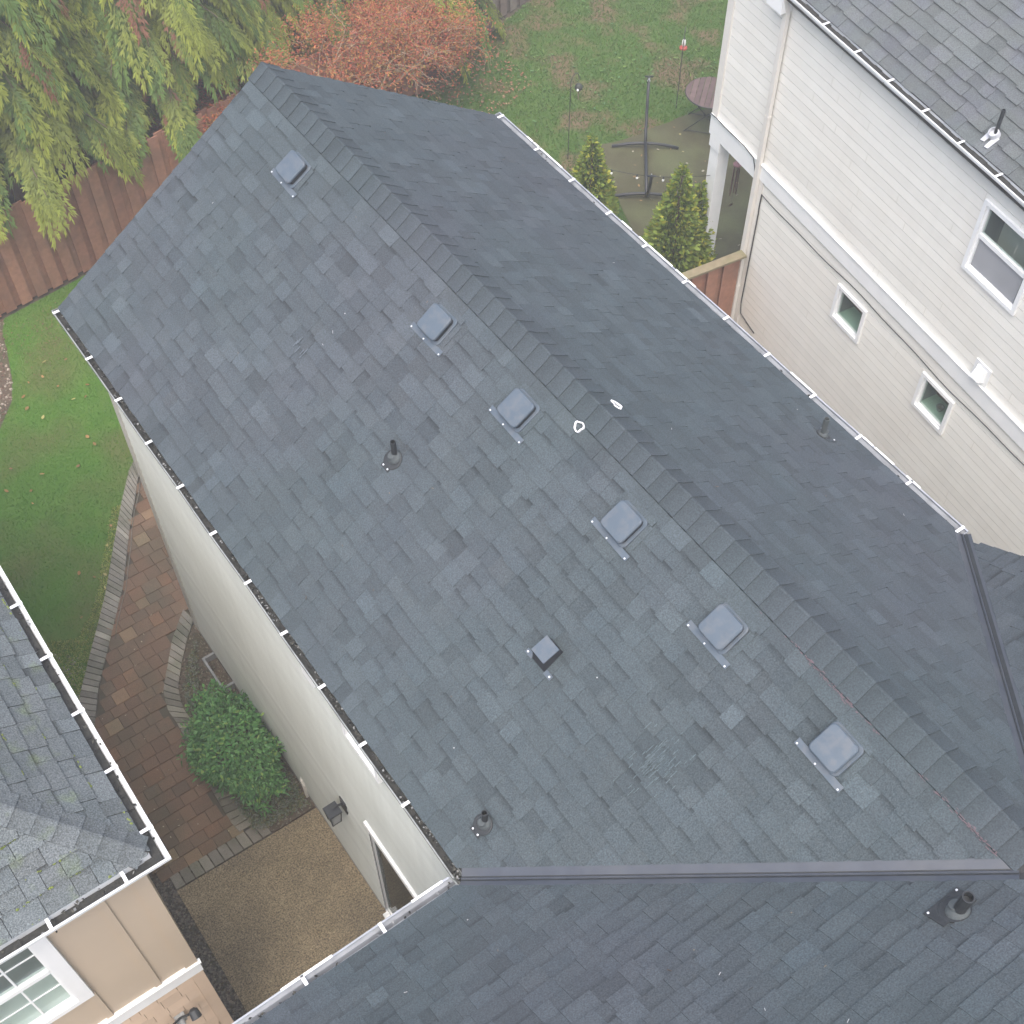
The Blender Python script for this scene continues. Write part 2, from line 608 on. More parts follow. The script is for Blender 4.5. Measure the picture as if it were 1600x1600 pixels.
def put_shingles(pieces, roof, material, limit=300):
    sc = []
    for i, (vs, fs, t, k) in enumerate(pieces):
        q = proj(np.array(vs[:k]))
        q = np.clip(q, 0, 1600)
        x, y = q[:, 0], q[:, 1]
        ar = 0.5 * abs(np.dot(x, np.roll(y, -1)) - np.dot(y, np.roll(x, -1)))
        sc.append((-ar, i))
    sc.sort()
    big = {i for a_, i in sc[:limit] if a_ < -40}
    rest = MB()
    for i, (vs, fs, t, k) in enumerate(pieces):
        if i in big:
            m = MB()
            m.add(vs, fs, t)
            m.build('shingle', material, roof)
        else:
            rest.add(vs, fs, t)
    if rest.v:
        rest.build('shingle_field', material, roof, kind='stuff')


def ridge_caps(p0, p1, nl, nr, roof, material, expo=0.15, half=0.135, z0=0.011, rnd=rng, tone=0.04, mean=.98):
    """folded cap shingles from p0 to p1; nl, nr: unit vectors running down both slopes"""
    p0, p1, nl, nr = (np.asarray(x, float) for x in (p0, p1, nl, nr))
    d = p1 - p0
    L = np.linalg.norm(d)
    d /= L
    up = -(nl + nr)
    up = unit(up - d * (up @ d))
    k = int(L / expo)
    for i in range(k + 1):
        a_ = i * expo
        b_ = min(a_ + expo + 0.05, L)
        if b_ - a_ < 0.06:
            continue
        prof = [nl * half, nl * half * 0.55, nl * 0.035 + up * 0.004, nl * 0.012 + up * 0.009, nr * 0.012 + up * 0.009, nr * 0.035 + up * 0.004, nr * half * 0.55, nr * half]
        vs = []
        jj = rnd.uniform(-.006, .006)
        for s_, hh in ((a_, z0 + 0.009 + rnd.uniform(0, .004)), (b_, z0 - 0.001)):
            for q in prof:
                vs.append(p0 + d * s_ + q + up * hh + d * jj)
        for s_, hh in ((a_, z0 - 0.010), (b_, z0 - 0.011)):
            for q in prof:
                vs.append(p0 + d * s_ + q + up * hh + d * jj)
        n_ = len(prof)
        fs = []
        for q in range(n_ - 1):
            fs.append((q, q + 1, n_ + q + 1, n_ + q))
            fs.append((2 * n_ + q, 3 * n_ + q, 3 * n_ + q + 1, 2 * n_ + q + 1))
            fs.append((q, 2 * n_ + q, 2 * n_ + q + 1, q + 1))
            fs.append((n_ + q, n_ + q + 1, 3 * n_ + q + 1, 3 * n_ + q))
        fs.append((0, n_, 3 * n_, 2 * n_))
        fs.append((n_ - 1, 3 * n_ - 1, 4 * n_ - 1, 2 * n_ - 1))
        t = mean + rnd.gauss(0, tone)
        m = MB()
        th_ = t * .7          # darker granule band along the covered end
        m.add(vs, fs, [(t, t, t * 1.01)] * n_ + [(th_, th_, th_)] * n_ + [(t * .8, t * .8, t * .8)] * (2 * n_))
        m.build('ridge_cap', material, roof)


# ------------------------------------------------------------------ gutters
def gutter(house, p0, p1, out, spots, name='gutter', debris=0, cap0=True, cap1=True, m0=0, m1=0, label=None, wob=0.004, material='gutter', sludge_shade=None, flecks=.1, lip=.5, ws=1.0):
    p0, p1, out = (np.asarray(x, float) for x in (p0, p1, out))
    L = np.linalg.norm(p1 - p0)
    d = (p1 - p0) / L
    prof = [(0.0, -0.005), (0.0, -0.115), (0.08, -0.115), (0.095, -0.06), (0.122, -0.03), (0.122, 0.0), (0.105, 0.0),
            (0.105, -0.006), (0.115, -0.008), (0.115, -0.028), (0.088, -0.056), (0.074, -0.109), (0.006, -0.109), (0.006, -0.005)]
    prof = [(o_ * ws, z_) for o_, z_ in prof]
    n_ = len(prof)
    seg = max(1, int(L / 0.6))
    m = MB()
    vs = []
    for i in range(seg + 1):
        j = rng.uniform(-wob, wob) if 0 < i < seg else 0
        for o_, z_ in prof:
            mt_ = (m0 * o_ if i == 0 else 0) + (m1 * o_ if i == seg else 0)
            vs.append(p0 + d * (L * i / seg + mt_) + out * (o_ + (j if o_ > .02 else 0)) + np.array([0, 0, z_ + j * .5]))
    fs = []
    for i in range(seg):
        for k in range(n_):
            a_, b_ = i * n_ + k, i * n_ + (k + 1) % n_
            fs.append((a_, a_ + n_, b_ + n_, b_))
    for i in (0, seg):
        for k in range(6):
            a_, b_ = i * n_ + k, i * n_ + k + 1
            c_, e_ = i * n_ + n_ - 1 - k, i * n_ + n_ - 2 - k
            fs.append((a_, b_, e_, c_) if i else (a_, c_, e_, b_))
    m.add(vs, fs)
    for flag, s_ in ((cap0, 0.0), (cap1, L)):
        if flag:
            m.prism([p0 + d * s_ + out * o_ + np.array([0, 0, z_]) for o_, z_ in prof[:6]], d * 0.004 * (1 if s_ else -1))
    g = m.build(name, MT[material], house, label=label)
    if sludge_shade:  # dark fill: wet debris, and painted shade inside the cleaner gutters
        q = MB()
        e0, e1 = (.13 * max(m0, 0) + .005 - .075 * (m0 < 0), L - .005)
        nseg = int((e1 - e0) / .12)
        for i in range(nseg):
            zz = sludge_shade + rng.uniform(-.012, .008)
            a_, b_ = e0 + (e1 - e0) * i / nseg, e0 + (e1 - e0) * (i + 1) / nseg
            q.par(p0 + d * a_ + out * .008 + np.array([0, 0, -.107]), d * (b_ - a_), out * (.07 if zz < -.06 else .084) * ws, (0, 0, .107 + zz))
        q.build('gutter_sludge_shade', MT['sludge_shade'], g, kind='stuff')
    if material != 'gutter':      # lip where the white paint is still clean
        h = MB()
        x_ = .15
        while x_ < L - .5:
            w_ = rng.uniform(.1, .55)
            if rng.random() < lip:
                h.par(p0 + d * x_ + out * .106 * ws + np.array([0, 0, -.001]), d * w_, out * .018, (0, 0, .005))
            x_ += w_ + rng.uniform(.02, .2)
        if h.v:
            h.build('gutter_lip', MT['white'], g, kind='stuff')
    for s_ in spots:
        h = MB()
        q = p0 + d * s_
        h.par(q - d * 0.013 + out * -0.012 + np.array([0, 0, -0.002]), d * 0.026, out * (0.122 * ws + .014), (0, 0, 0.006))
        h.par(q - d * 0.013 + out * (0.122 * ws - .012) + np.array([0, 0, -0.018]), d * 0.026, out * 0.006, (0, 0, 0.016))
        h.build('hanger', MT['white'], g)
    if debris:
        n2 = int(L * debris)
        s_ = nrg.uniform(0.02, L - 0.02, n2)
        cl = 0.5 + 0.5 * np.sin(s_ * 9 + 3 * np.sin(s_ * 2.3)) + nrg.uniform(-.4, .4, n2)
        keep = cl > 0.18
        s_ = s_[keep]
        n2 = len(s_)
        P0 = p0 + d * s_[:, None] + out * nrg.uniform(0.010, 0.095 * ws - .022 * (ws < .7), (n2, 1)) + np.array([0, 0, 1.0]) * nrg.uniform(-0.085, -0.025, (n2, 1))
        D = unit(nrg.normal(0, 1, (n2, 3)) * np.array([1, 1, .35]))
        Nn = unit(nrg.normal(0, .45, (n2, 3)) + np.array([0, 0, 1.0]))
        k = nrg.uniform(0, 1, (n2, 1))
        c = np.where(k < .62, np.array([[0.022, 0.024, 0.022]]), np.where(k < 1 - flecks, np.array([[0.07, 0.07, 0.06]]), np.array([[0.24, 0.25, 0.25]])))
        np_mesh('gutter_debris', quads(P0, D, Nn, nrg.uniform(.02, .055 * min(1, ws + .05), n2) * (.75 if ws < .7 else 1), nrg.uniform(.014, .03, n2)), 4, c, MT['litter'], g, kind='stuff')
    return g


def siding(O, U, N, u0_, u1_, z0, z1, expo, holes=(), proud=0.003, gap=0.009):
    """lap boards on a wall; yields one MB per course, cut round the openings"""
    O, U, N = (np.asarray(x, float) for x in (O, U, N))
    Zv = np.array([0, 0, 1.0])
    out = []
    k = 0
    while z0 + k * expo < z1 - 0.01:
        a_, b_ = z0 + k * expo, min(z0 + (k + 1) * expo, z1)
        k += 1
        rects = [(u0_, u1_, a_, b_ - gap)]
        for h in holes:
            nr_ = []
            for r in rects:
                hu0, hu1, hz0, hz1 = h
                if hu1 <= r[0] or hu0 >= r[1] or hz1 <= r[2] or hz0 >= r[3]:
                    nr_.append(r)
                    continue
                if hu0 > r[0]:
                    nr_.append((r[0], hu0, r[2], r[3]))
                if hu1 < r[1]:
                    nr_.append((hu1, r[1], r[2], r[3]))
                m0, m1 = max(r[0], hu0), min(r[1], hu1)
                if hz0 > r[2]:
                    nr_.append((m0, m1, r[2], hz0))
                if hz1 < r[3]:
                    nr_.append((m0, m1, hz1, r[3]))
            rects = nr_
        m = MB()
        t = 1 + rng.gauss(0, .022)
        for (p_, q_, c_, e_) in rects:
            f = lambda z_: 0.002 + proud * (1 - (z_ - a_) / expo)
            vs = []
            for z_ in (c_, e_):
                for uu in (p_, q_):
                    vs.append(O + U * uu + Zv * z_ + N * f(z_))
            for z_ in (c_, e_):
                for uu in (p_, q_):
                    vs.append(O + U * uu + Zv * z_ - N * 0.004)
            m.add(vs, [(0, 1, 3, 2), (4, 6, 7, 5), (0, 4, 5, 1), (2, 3, 7, 6), (0, 2, 6, 4), (1, 5, 7, 3)], (t, t, t))
        out.append(m)
    return out


def window(house, O, U, N, a_, b_, c_, d_, tw=0.05, proud=0.03, depth=0.32, rail=None, muntins=(), sill=True, label=None,
           lower_screen=False, inner='inside', sillmat='sillgreen', trimmat='white', trims=None):
    O, U, N = (np.asarray(x, float) for x in (O, U, N))
    Zv = np.array([0, 0, 1.0])
    pt = lambda u_, z_, n_: O + U * u_ + Zv * z_ + N * n_
    t4 = trims or (tw, tw, tw, tw)       # left, right, bottom, top

    def fr(m, u0_, u1_, z0, z1, n0, n1):
        m.par(pt(u0_, z0, n0), U * (u1_ - u0_), Zv * (z1 - z0), N * (n1 - n0))
    m = MB()
    fr(m, a_ - t4[0], a_, c_ - t4[2], d_ + t4[3], -0.03, proud)
    fr(m, b_, b_ + t4[1], c_ - t4[2], d_ + t4[3], -0.03, proud)
    fr(m, a_, b_, c_ - t4[2], c_, -0.03, proud)
    fr(m, a_, b_, d_, d_ + t4[3], -0.03, proud)
    w = m.build('window', MT[trimmat], house, label=label)
    s = MB()
    f_ = 0.028
    fr(s, a_, a_ + f_, c_, d_, -0.05, 0.004)
    fr(s, b_ - f_, b_, c_, d_, -0.05, 0.004)
    fr(s, a_ + f_, b_ - f_, c_, c_ + f_, -0.05, 0.004)
    fr(s, a_ + f_, b_ - f_, d_ - f_, d_, -0.05, 0.004)
    if rail:
        fr(s, a_ + f_, b_ - f_, rail - 0.028, rail + 0.028, -0.045, 0.012)
    s.build('sash', MT['white'], w)
    g = MB()
    fr(g, a_ + f_, b_ - f_, c_ + f_, d_ - f_, -0.026, -0.022)
    g.build('pane', MT['glass'], w)
    if muntins:
        q = MB()
        for kind, val, lo, hi in muntins:
            if kind == 'v':
                fr(q, val - 0.008, val + 0.008, lo, hi, -0.021, -0.012)
            else:
                fr(q, lo, hi, val - 0.008, val + 0.008, -0.0205, -0.013)
        q.build('muntin', MT['white'], w)
    if lower_screen and rail:
        q = MB()
        fr(q, a_ + f_ + .02, b_ - f_ - .004, c_ + f_ + .004, rail - 0.03, -0.02, -0.016)
        q.build('insect_screen', MT['blind'], w)
    r = MB()
    fr(r, a_, a_ + 0.01, c_, d_, -depth, -0.055)
    fr(r, b_ - 0.01, b_, c_, d_, -depth, -0.055)
    fr(r, a_ + .01, b_ - .01, d_ - 0.01, d_, -depth, -0.055)
    r.build('reveal', MT['blind'], w)
    r = MB()
    fr(r, a_ + .01, b_ - .01, c_, c_ + 0.012, -depth, -0.055)
    r.build('sill', MT[sillmat], w)
    r = MB()
    fr(r, a_, b_, c_, d_, -depth - 0.02, -depth)
    r.build('room', MT[inner], w)
    return w

# ================================================================== GROUND AND SETTING
def struct(name, poly, z, material, th=0.05):
    return flat(name, poly, z, material, th, kind='structure')


struct('ground', [(-60, -50), (70, -50), (70, 80), (-60, 80)], -0.03, MT['soil'], 0.2)
LAWN = [(-6.0, 9.0), (-4.35, 6.3), (-4.25, 6.55), (-3.99, 6.9), (-3.55, 7.46), (-3.2, 7.94), (-2.68, 8.73), (-2.3, 9.27), (-1.93, 9.78),
        (-1.2, 10.3), (2.6, 10.6), (2.6, 14.3), (-0.8, 13.85), (-2.2, 13.7), (-2.36, 13.4), (-2.42, 13.1), (-2.62, 12.4), (-2.8, 12.0), (-3.2, 11.55), (-4.2, 11.0), (-6, 10.8)]
struct('lawn', LAWN, 0.0, MT['lawn'])
LAWNR = [(2.6, 7.2), (14.5, 7.2), (14.5, 17.2), (9.6, 15.85), (6.4, 14.75), (2.6, 14.3)]
struct('back_lawn', LAWNR, -0.004, MT['lawnr'])
BED = [(-2.35, 6.95), (-2.46, 6.87), (-2.57, 6.76), (-2.81, 6.455), (-3.0, 6.19), (-3.08, 5.9), (-3.07, 5.62), (-3.15, 5.3), (-3.2, 5.0), (-3.2, 4.5), (-3.13, 3.95), (-2.95, 3.76), (-2.35, 3.76)]
struct('planting_bed', BED, 0.006, MT['soil'])
BARK = [(-6, 10.8), (-4.2, 11.0), (-3.2, 11.55), (-2.8, 12.0), (-2.62, 12.4), (-2.42, 13.1), (-2.36, 13.4), (-2.2, 13.7), (-6, 13.4)]
struct('gravel_bed', BARK, 0.004, MT['soil'])
patio = struct('patio', [(-4.24, 0.4), (-2.37, 0.4), (-2.37, 3.72), (-4.24, 3.77)], 0.03, MT['patio'], 0.12)
STRIP = [(-4.42, 0.4), (-4.24, 0.4), (-4.24, 4.0), (-4.42, 4.1)]
struct('gravel_strip', STRIP, 0.004, MT['soil'])
SLAB = [(8.03, 11.6), (8.24, 11.51), (8.7, 11.42), (9.03, 11.42), (9.38, 11.37), (9.62, 11.375), (10.6, 11.2), (12.4, 10.9), (11.6, 5.5), (6.9, 5.9), (6.95, 7.1), (5.9, 7.35), (7.18, 9.72), (7.57, 10.79)]
struct('garden_slab', SLAB, 0.004, MT['slab'], 0.1)
PATHP = [(-4.25, 6.42), (-4.03, 6.42), (-3.82, 6.78), (-3.27, 7.5), (-2.9, 7.98), (-2.41, 8.8), (-2.09, 9.26), (-1.88, 9.6), (-1.7, 9.95), (-1.2, 10.3), (-1.2, 8.3), (-2.37, 7.05),
         (-2.475, 7.1), (-2.72, 6.87), (-2.98, 6.52), (-3.17, 6.25), (-3.25, 5.97), (-3.24, 5.73), (-3.27, 5.3), (-3.32, 4.7), (-3.33, 4.1), (-3.27, 3.88), (-4.28, 3.9), (-4.35, 4.2)]
path = struct('garden_path', PATHP, 0.0, MT['sand'], 0.05)

# pavers of the path, each a piece of its own
pr = random.Random(11)
y = 3.80
row = 0
while y < 10.2:
    h = pr.choice([0.158, 0.158, 0.195])
    x = -4.5 - pr.uniform(0, 0.2)
    while x < -1.2:
        w = pr.choice([0.158, 0.195, 0.195, 0.235])
        cx, cy = x + w / 2, y + h / 2
        ok = in_poly(np.array([[cx, cy], [x + .03, y + .03], [x + w - .03, y + h - .03], [x + .03, y + h - .03], [x + w - .03, y + .03]]), PATHP)
        if ok[0] or ok.sum() >= 3:
            q = pr.random()
            k = pr.gauss(0.97, 0.07)
            tint = (k, k, k)
            if q < 0.10:
                tint = (1.45 * k, 1.5 * k, 1.42 * k)
            elif q < 0.24:
                tint = (1.12 * k, 1.02 * k, .95 * k)
            elif q < 0.36:
                tint = (0.85 * k, 0.92 * k, 0.95 * k)
            g = 0.0022
            top = 0.028 + pr.uniform(-.004, .004)
            m = MB()
            b = 0.005
            lo = [(x + g, y + g, -0.02), (x + w - g, y + g, -0.02), (x + w - g, y + h - g, -0.02), (x + g, y + h - g, -0.02)]
            md = [(p[0], p[1], top - b * .6) for p in lo]
            tp = [(p[0] + (b if p[0] < cx else -b), p[1] + (b if p[1] < cy else -b), top + pr.uniform(-.002, .002)) for p in lo]
            fs = [(8, 9, 10, 11), (3, 2, 1, 0)]
            for i in range(4):
                j = (i + 1) % 4
                fs += [(i, j, j + 4, i + 4), (i + 4, j + 4, j + 8, i + 8)]
            m.add(lo + md + tp, fs, tint)
            m.build('paver', MT['paver'], path)
        x += w
    y += h
    row += 1


def edging(inner, outer, parent, step=0.088):
    pi, po = np.array(inner), np.array(outer)

    def res(p, n_):
        s_ = np.concatenate([[0], np.cumsum(np.hypot(*np.diff(p, axis=0).T))])
        t = np.linspace(0, s_[-1], n_)
        return np.stack([np.interp(t, s_, p[:, k]) for k in range(2)], 1)
    L = np.hypot(*np.diff((pi + po) / 2 if len(pi) == len(po) else po, axis=0).T).sum()
    n_ = int(L / step) + 1
    a_, b_ = res(pi, n_ + 1), res(po, n_ + 1)
    for i in range(n_):
        g = 0.06
        c = [a_[i] * (1 - g) + a_[i + 1] * g, a_[i + 1] * (1 - g) + a_[i] * g, b_[i + 1] * (1 - g) + b_[i] * g, b_[i] * (1 - g) + b_[i + 1] * g]
        k = pr.gauss(1.0, 0.14)
        if pr.random() < 0.15:
            k *= 1.3
        z_ = 0.036 + pr.uniform(-.004, .004)
        m = MB()
        m.prism([(p[0], p[1], -0.03) for p in c], (0, 0, z_ + .03), (k, k, k * .97))
        m.build('edging_stone', MT['edging'], parent)


edging([(-1.75, 9.62), (-1.878, 9.6), (-2.094, 9.262), (-2.407, 8.8), (-2.9, 7.98), (-3.27, 7.5), (-3.823, 6.776), (-4.034, 6.42), (-4.2, 6.1)],
       [(-1.72, 9.95), (-1.931, 9.782), (-2.306, 9.274), (-2.66, 8.75), (-3.14, 8.02), (-3.5, 7.55), (-4.0, 6.9), (-4.232, 6.561), (-4.4, 6.25)], path)
edging([(-2.39, 7.2), (-2.475, 7.117), (-2.724, 6.87), (-2.976, 6.519), (-3.166, 6.251), (-3.252, 5.974), (-3.24, 5.726), (-3.26, 5.314), (-3.31, 4.714), (-3.32, 4.114), (-3.29, 3.98)],
       [(-2.36, 6.97), (-2.44, 6.885), (-2.566, 6.758), (-2.806, 6.455), (-2.99, 6.188), (-3.078, 5.906), (-3.07, 5.618), (-3.09, 5.3), (-3.13, 4.72), (-3.13, 4.15), (-3.1, 3.98)], path, 0.1)
edging([(-4.24, 3.965), (-3.0, 3.955)], [(-4.24, 3.785), (-2.98, 3.755)], path, 0.13)


def pebbles(name, poly, n_, size, z, cols, parent=None, label=None, cat=None):
    P2 = scatter(poly, n_)
    s_ = nrg.uniform(size[0], size[1], n_)
    th = nrg.uniform(0, 6.28, n_)
    V = []
    ux, uy = np.cos(th), np.sin(th)
    c = np.stack([P2[:, 0], P2[:, 1], np.full(n_, z)], 1)
    A = np.stack([ux, uy, nrg.uniform(-.2, .2, n_)], 1) * s_[:, None]
    B = np.stack([-uy, ux, nrg.uniform(-.2, .2, n_)], 1) * s_[:, None] * nrg.uniform(.55, .95, (n_, 1))
    H = np.array([[0, 0, 1.0]]) * s_[:, None] * .6
    p = [c + A, c + B, c - A, c - B]
    for i in range(4):
        j = (i + 1) % 4
        q0, q1 = p[i], p[j]
        V.append(np.stack([q0, q1, c + (q1 - c) * .5 + H, c + (q0 - c) * .5 + H], 1))
    V.append(np.stack([c + (q - c) * .5 + H for q in p], 1))
    V = np.stack(V, 1).reshape(-1, 3)
    cols = np.array(cols)
    t = cols[nrg.integers(0, len(cols), n_)] * nrg.uniform(.75, 1.2, (n_, 1))
    return np_mesh(name, V, 4, np.repeat(t, 5, 0), MT['pebble'], parent, label=label, cat=cat, kind='stuff')


GREYS = [(1, 1, 1), (.6, .6, .58), (.85, .8, .72), (.4, .38, .36), (1.3, 1.28, 1.25)]
pebbles('strip_pebbles', STRIP, 2600, (0.01, 0.028), 0.002, [(.55, .55, .52), (.35, .35, .33), (.75, .7, .62), (.22, .22, .2)], label='dark pebbles along the foot of the tan wall', cat='gravel')
pebbles('bed_pebbles', BED, 3600, (0.008, 0.022), 0.004, [(.55, .52, .42), (.35, .33, .25), (.9, .85, .7), (.25, .25, .18)], label='pale pebbles covering the shrub bed', cat='gravel')
pebbles('bark_pebbles', BARK, 4200, (0.012, 0.035), 0.002, [(1.0, .85, .75), (.6, .42, .33), (.45, .3, .24), (1.35, 1.25, 1.15)], label='pinkish gravel along the lawn edge by the fence', cat='gravel')
pebbles('lawn_edge_pebbles', [(-4.4, 6.3), (-4.25, 6.55), (-3.99, 6.95), (-3.75, 7.25), (-4.1, 7.6), (-4.5, 7.8)], 420, (0.008, 0.02), 0.0, GREYS, label='small pebbles at the narrow end of the lawn', cat='gravel')


def grass(name, poly, n_, hgt, wid, palette, weights, label, patch=None, lean=0.5):
    P2 = scatter(poly, n_)
    if patch is not None:
        P2 = P2[patch(P2)]
        n_ = len(P2)
    P0 = np.concatenate([P2, np.full((n_, 1), -0.004)], 1)
    D = unit(np.concatenate([nrg.normal(0, lean, (n_, 2)), np.ones((n_, 1))], 1))
    S = unit(np.cross(D, nrg.normal(0, 1, (n_, 3))))
    L = nrg.uniform(hgt[0], hgt[1], (n_, 1))
    W = nrg.uniform(wid[0], wid[1], (n_, 1))
    V = np.stack([P0 - S * W / 2, P0 + S * W / 2, P0 + D * L], 1).reshape(-1, 3)
    # broad patches of tone that belong to the turf
    ph = (np.sin(P2[:, 0] * 2.1 + 1.3 * np.sin(P2[:, 1] * 1.7)) + np.sin(P2[:, 1] * 2.7 + P2[:, 0] * .9)) * .25 + nrg.normal(0, .22, n_)
    pal = np.array(palette)
    idx = nrg.choice(len(pal), n_, p=np.array(weights) / sum(weights))
    t = pal[idx] * (1 + 0.35 * ph[:, None]).clip(.5, 1.6)
    return np_mesh(name, V, 3, t, MT['grass'], None, label=label, cat='grass', kind='stuff')


GR1 = [(0.058, 0.19, 0.008), (0.08, 0.215, 0.012), (0.045, 0.155, 0.007), (0.15, 0.19, 0.02)]
grass('lawn_grass', LAWN, 100000, (0.02, 0.045), (0.005, 0.010), GR1, [4, 4, 2, .5], 'short mown green grass of the narrow lawn')
grass('lawn_border_grass', [(-4.5, 6.2), (-4.25, 6.55), (-3.99, 6.9), (-3.55, 7.46), (-3.2, 7.94), (-2.68, 8.73), (-2.3, 9.27), (-2.42, 9.32), (-2.8, 8.75), (-3.3, 8.0), (-3.72, 7.62), (-4.0, 7.75), (-4.5, 8.0)],
      9000, (0.02, 0.055), (0.007, 0.015), [(0.38, 0.42, 0.11), (0.28, 0.35, 0.08), (0.42, 0.38, 0.16)], [3, 2, 2], 'longer yellowish grass fringing the stone edging', lean=0.9)
GR2 = [(0.062, 0.148, 0.015), (0.085, 0.18, 0.02), (0.05, 0.122, 0.02), (0.135, 0.135, 0.035), (0.14, 0.08, 0.04)]


def not_slab(P):
    return ~in_poly(P, SLAB)


grass('rough_grass', LAWNR, 150000, (0.03, 0.085), (0.007, 0.016), GR2, [4, 3, 3, .7, .45], 'rough green grass of the back garden', not_slab, 0.9)
# broad leaved weeds in the rough lawn
n_ = 3600
P2 = scatter(LAWNR, n_)
P2 = P2[not_slab(P2)]
cl = np.sin(P2[:, 0] * 3.1) + np.sin(P2[:, 1] * 2.3 + P2[:, 0]) + nrg.normal(0, .8, len(P2))
P2 = P2[cl > 0.3]
n_ = len(P2)
P0 = np.concatenate([P2, nrg.uniform(.01, .06, (n_, 1))], 1)
th = nrg.uniform(0, 6.28, n_)
D = np.stack([np.cos(th), np.sin(th), nrg.uniform(-.1, .5, n_)], 1)
Nn = unit(nrg.normal(0, .3, (n_, 3)) + np.array([0, 0, 1.0]))
cc = np.array([(0.12, 0.22, 0.06), (0.085, 0.18, 0.05), (0.17, 0.25, 0.07), (0.10, 0.20, 0.08)])[nrg.integers(0, 4, n_)]
np_mesh('lawn_weeds', leaves(P0, D, Nn, nrg.uniform(.04, .11, n_), nrg.uniform(.02, .045, n_), .3), 6, cc * nrg.uniform(.8, 1.2, (n_, 1)), MT['leaf'],
        label='broad leaved weeds growing in the rough grass', cat='weeds', kind='stuff')


def litter(name, poly, n_, size, cols, label, zr=(.03, .045)):
    P2 = scatter(poly, n_)
    P0 = np.concatenate([P2, nrg.uniform(zr[0], zr[1], (n_, 1))], 1)
    th = nrg.uniform(0, 6.28, n_)
    D = np.stack([np.cos(th), np.sin(th), nrg.uniform(-.1, .3, n_)], 1)
    Nn = unit(nrg.normal(0, .3, (n_, 3)) + np.array([0, 0, 1.0]))
    cc = np.array(cols)[nrg.integers(0, len(cols), n_)] * nrg.uniform(.8, 1.2, (n_, 1))
    np_mesh(name, leaves(P0, D, Nn, nrg.uniform(*size, n_), nrg.uniform(size[0] * .6, size[1] * .6, n_)), 6, cc, MT['litter'], label=label, cat='leaves', kind='stuff')


litter('fallen_leaves', LAWN, 90, (.04, .09), [(.30, .16, .06), (.36, .2, .08), (.22, .11, .05), (.42, .36, .14)], 'scattered brown leaves on the mown lawn')
litter('fallen_leaves', [(-2.4, 13.4), (-.5, 13.7), (2.4, 14.1), (2.4, 13.2), (-.6, 12.7), (-2.3, 12.2)], 1300, (.012, .04), [(.16, .12, .05), (.13, .10, .05), (.18, .12, .06)], 'brown leaf litter along the foot of the cedar fence')
litter('fallen_leaves', [(3, 12.8), (8, 13.5), (8.3, 15), (3, 14.2)], 900, (.03, .07), [(.34, .14, .10), (.28, .12, .08), (.3, .2, .12)], 'reddish leaf litter under the maple')
litter('fallen_leaves', [(7.3, 9.6), (8.2, 11.2), (9.6, 11.2), (9.4, 8), (7.2, 7.6)], 60, (.03, .08), [(.4, .36, .18), (.3, .2, .1), (.36, .33, .25)], 'a few pale leaves lying on the mossy slab', (.008, .02))
litter('fallen_leaves', [(-4.2, 4.0), (-3.3, 4.0), (-3.2, 6), (-2.6, 7.5), (-3.6, 6.9), (-4.2, 6.2)], 40, (.015, .035), [(.4, .36, .25), (.25, .18, .1)], 'small leaf bits lying on the brown pavers', (.034, .04))

# ================================================================== MAIN HOUSE
K = math.hypot(1, T)
XL, XR, YB, YF = -2.53, 2.58, 6.947, -0.05
ZEL, ZER = ZR + XL * T, ZR - XR * T
house = thing('house', (0, 2, 0), 'house under a dark slate-grey shingle gable roof with square vents and metal valleys', 'house')
PL = Plane((XL, 0, ZEL), (0, 1, 0), (1, 0, T))
PR = Plane((XR, 0, ZER), (0, 1, 0), (-1, 0, T))
PF = Plane((0, YF, ZEL), (1, 0, 0), (0, -1, T))
YRF = -3.7
zf = lambda y_: ZEL + T * (YF - y_)
dk = MB()
dz = np.array([0, 0, -0.006])


def deckpoly(pts, th=0.13):
    dk.prism([np.array(p) + dz for p in pts], (0, 0, -th))


deckpoly([(XL, YF, ZEL), (XL, YB, ZEL), (0, YB, ZR), (0, -2.58, ZR)])
deckpoly([(XR, 0.0, ZER), (0, -2.58, ZR), (0, YB, ZR), (XR, YB, ZER)])
deckpoly([(-5.6, YF, ZEL), (XL, YF, ZEL), (0, -2.58, ZR), (0, YRF, zf(YRF)), (-5.6, YRF, zf(YRF))])
deckpoly([(XR - .02, -0.02, zf(-.02)), (XR - .02, YRF, zf(YRF)), (0, YRF, zf(YRF)), (0, -2.58, ZR)])
deckpoly([(-5.6, YRF, zf(YRF)), (XR - .02, YRF, zf(YRF)), (XR - .02, YRF - 3.4, zf(YRF) - 3.4 * T), (-5.6, YRF - 3.4, zf(YRF) - 3.4 * T)])
roof = dk.build('roof', MT['deck'], house)
nv = math.sqrt(1 + 1 / K ** 2)
OFF = 0.080
sr = random.Random(3)
pieces = []
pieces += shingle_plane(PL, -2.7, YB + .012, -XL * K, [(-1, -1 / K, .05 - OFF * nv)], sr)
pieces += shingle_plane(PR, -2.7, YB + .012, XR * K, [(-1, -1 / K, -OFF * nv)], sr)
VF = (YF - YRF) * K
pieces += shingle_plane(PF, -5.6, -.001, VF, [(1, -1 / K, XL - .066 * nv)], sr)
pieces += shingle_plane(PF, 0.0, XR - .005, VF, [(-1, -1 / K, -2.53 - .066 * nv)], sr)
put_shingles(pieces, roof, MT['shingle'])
dl, dr = np.array([-1, 0, -T]) / K, np.array([1, 0, -T]) / K
ridge_caps((0, -2.42, ZR), (0, YB + .03, ZR), dl, dr, roof, MT['shingle'], 0.152, 0.195)
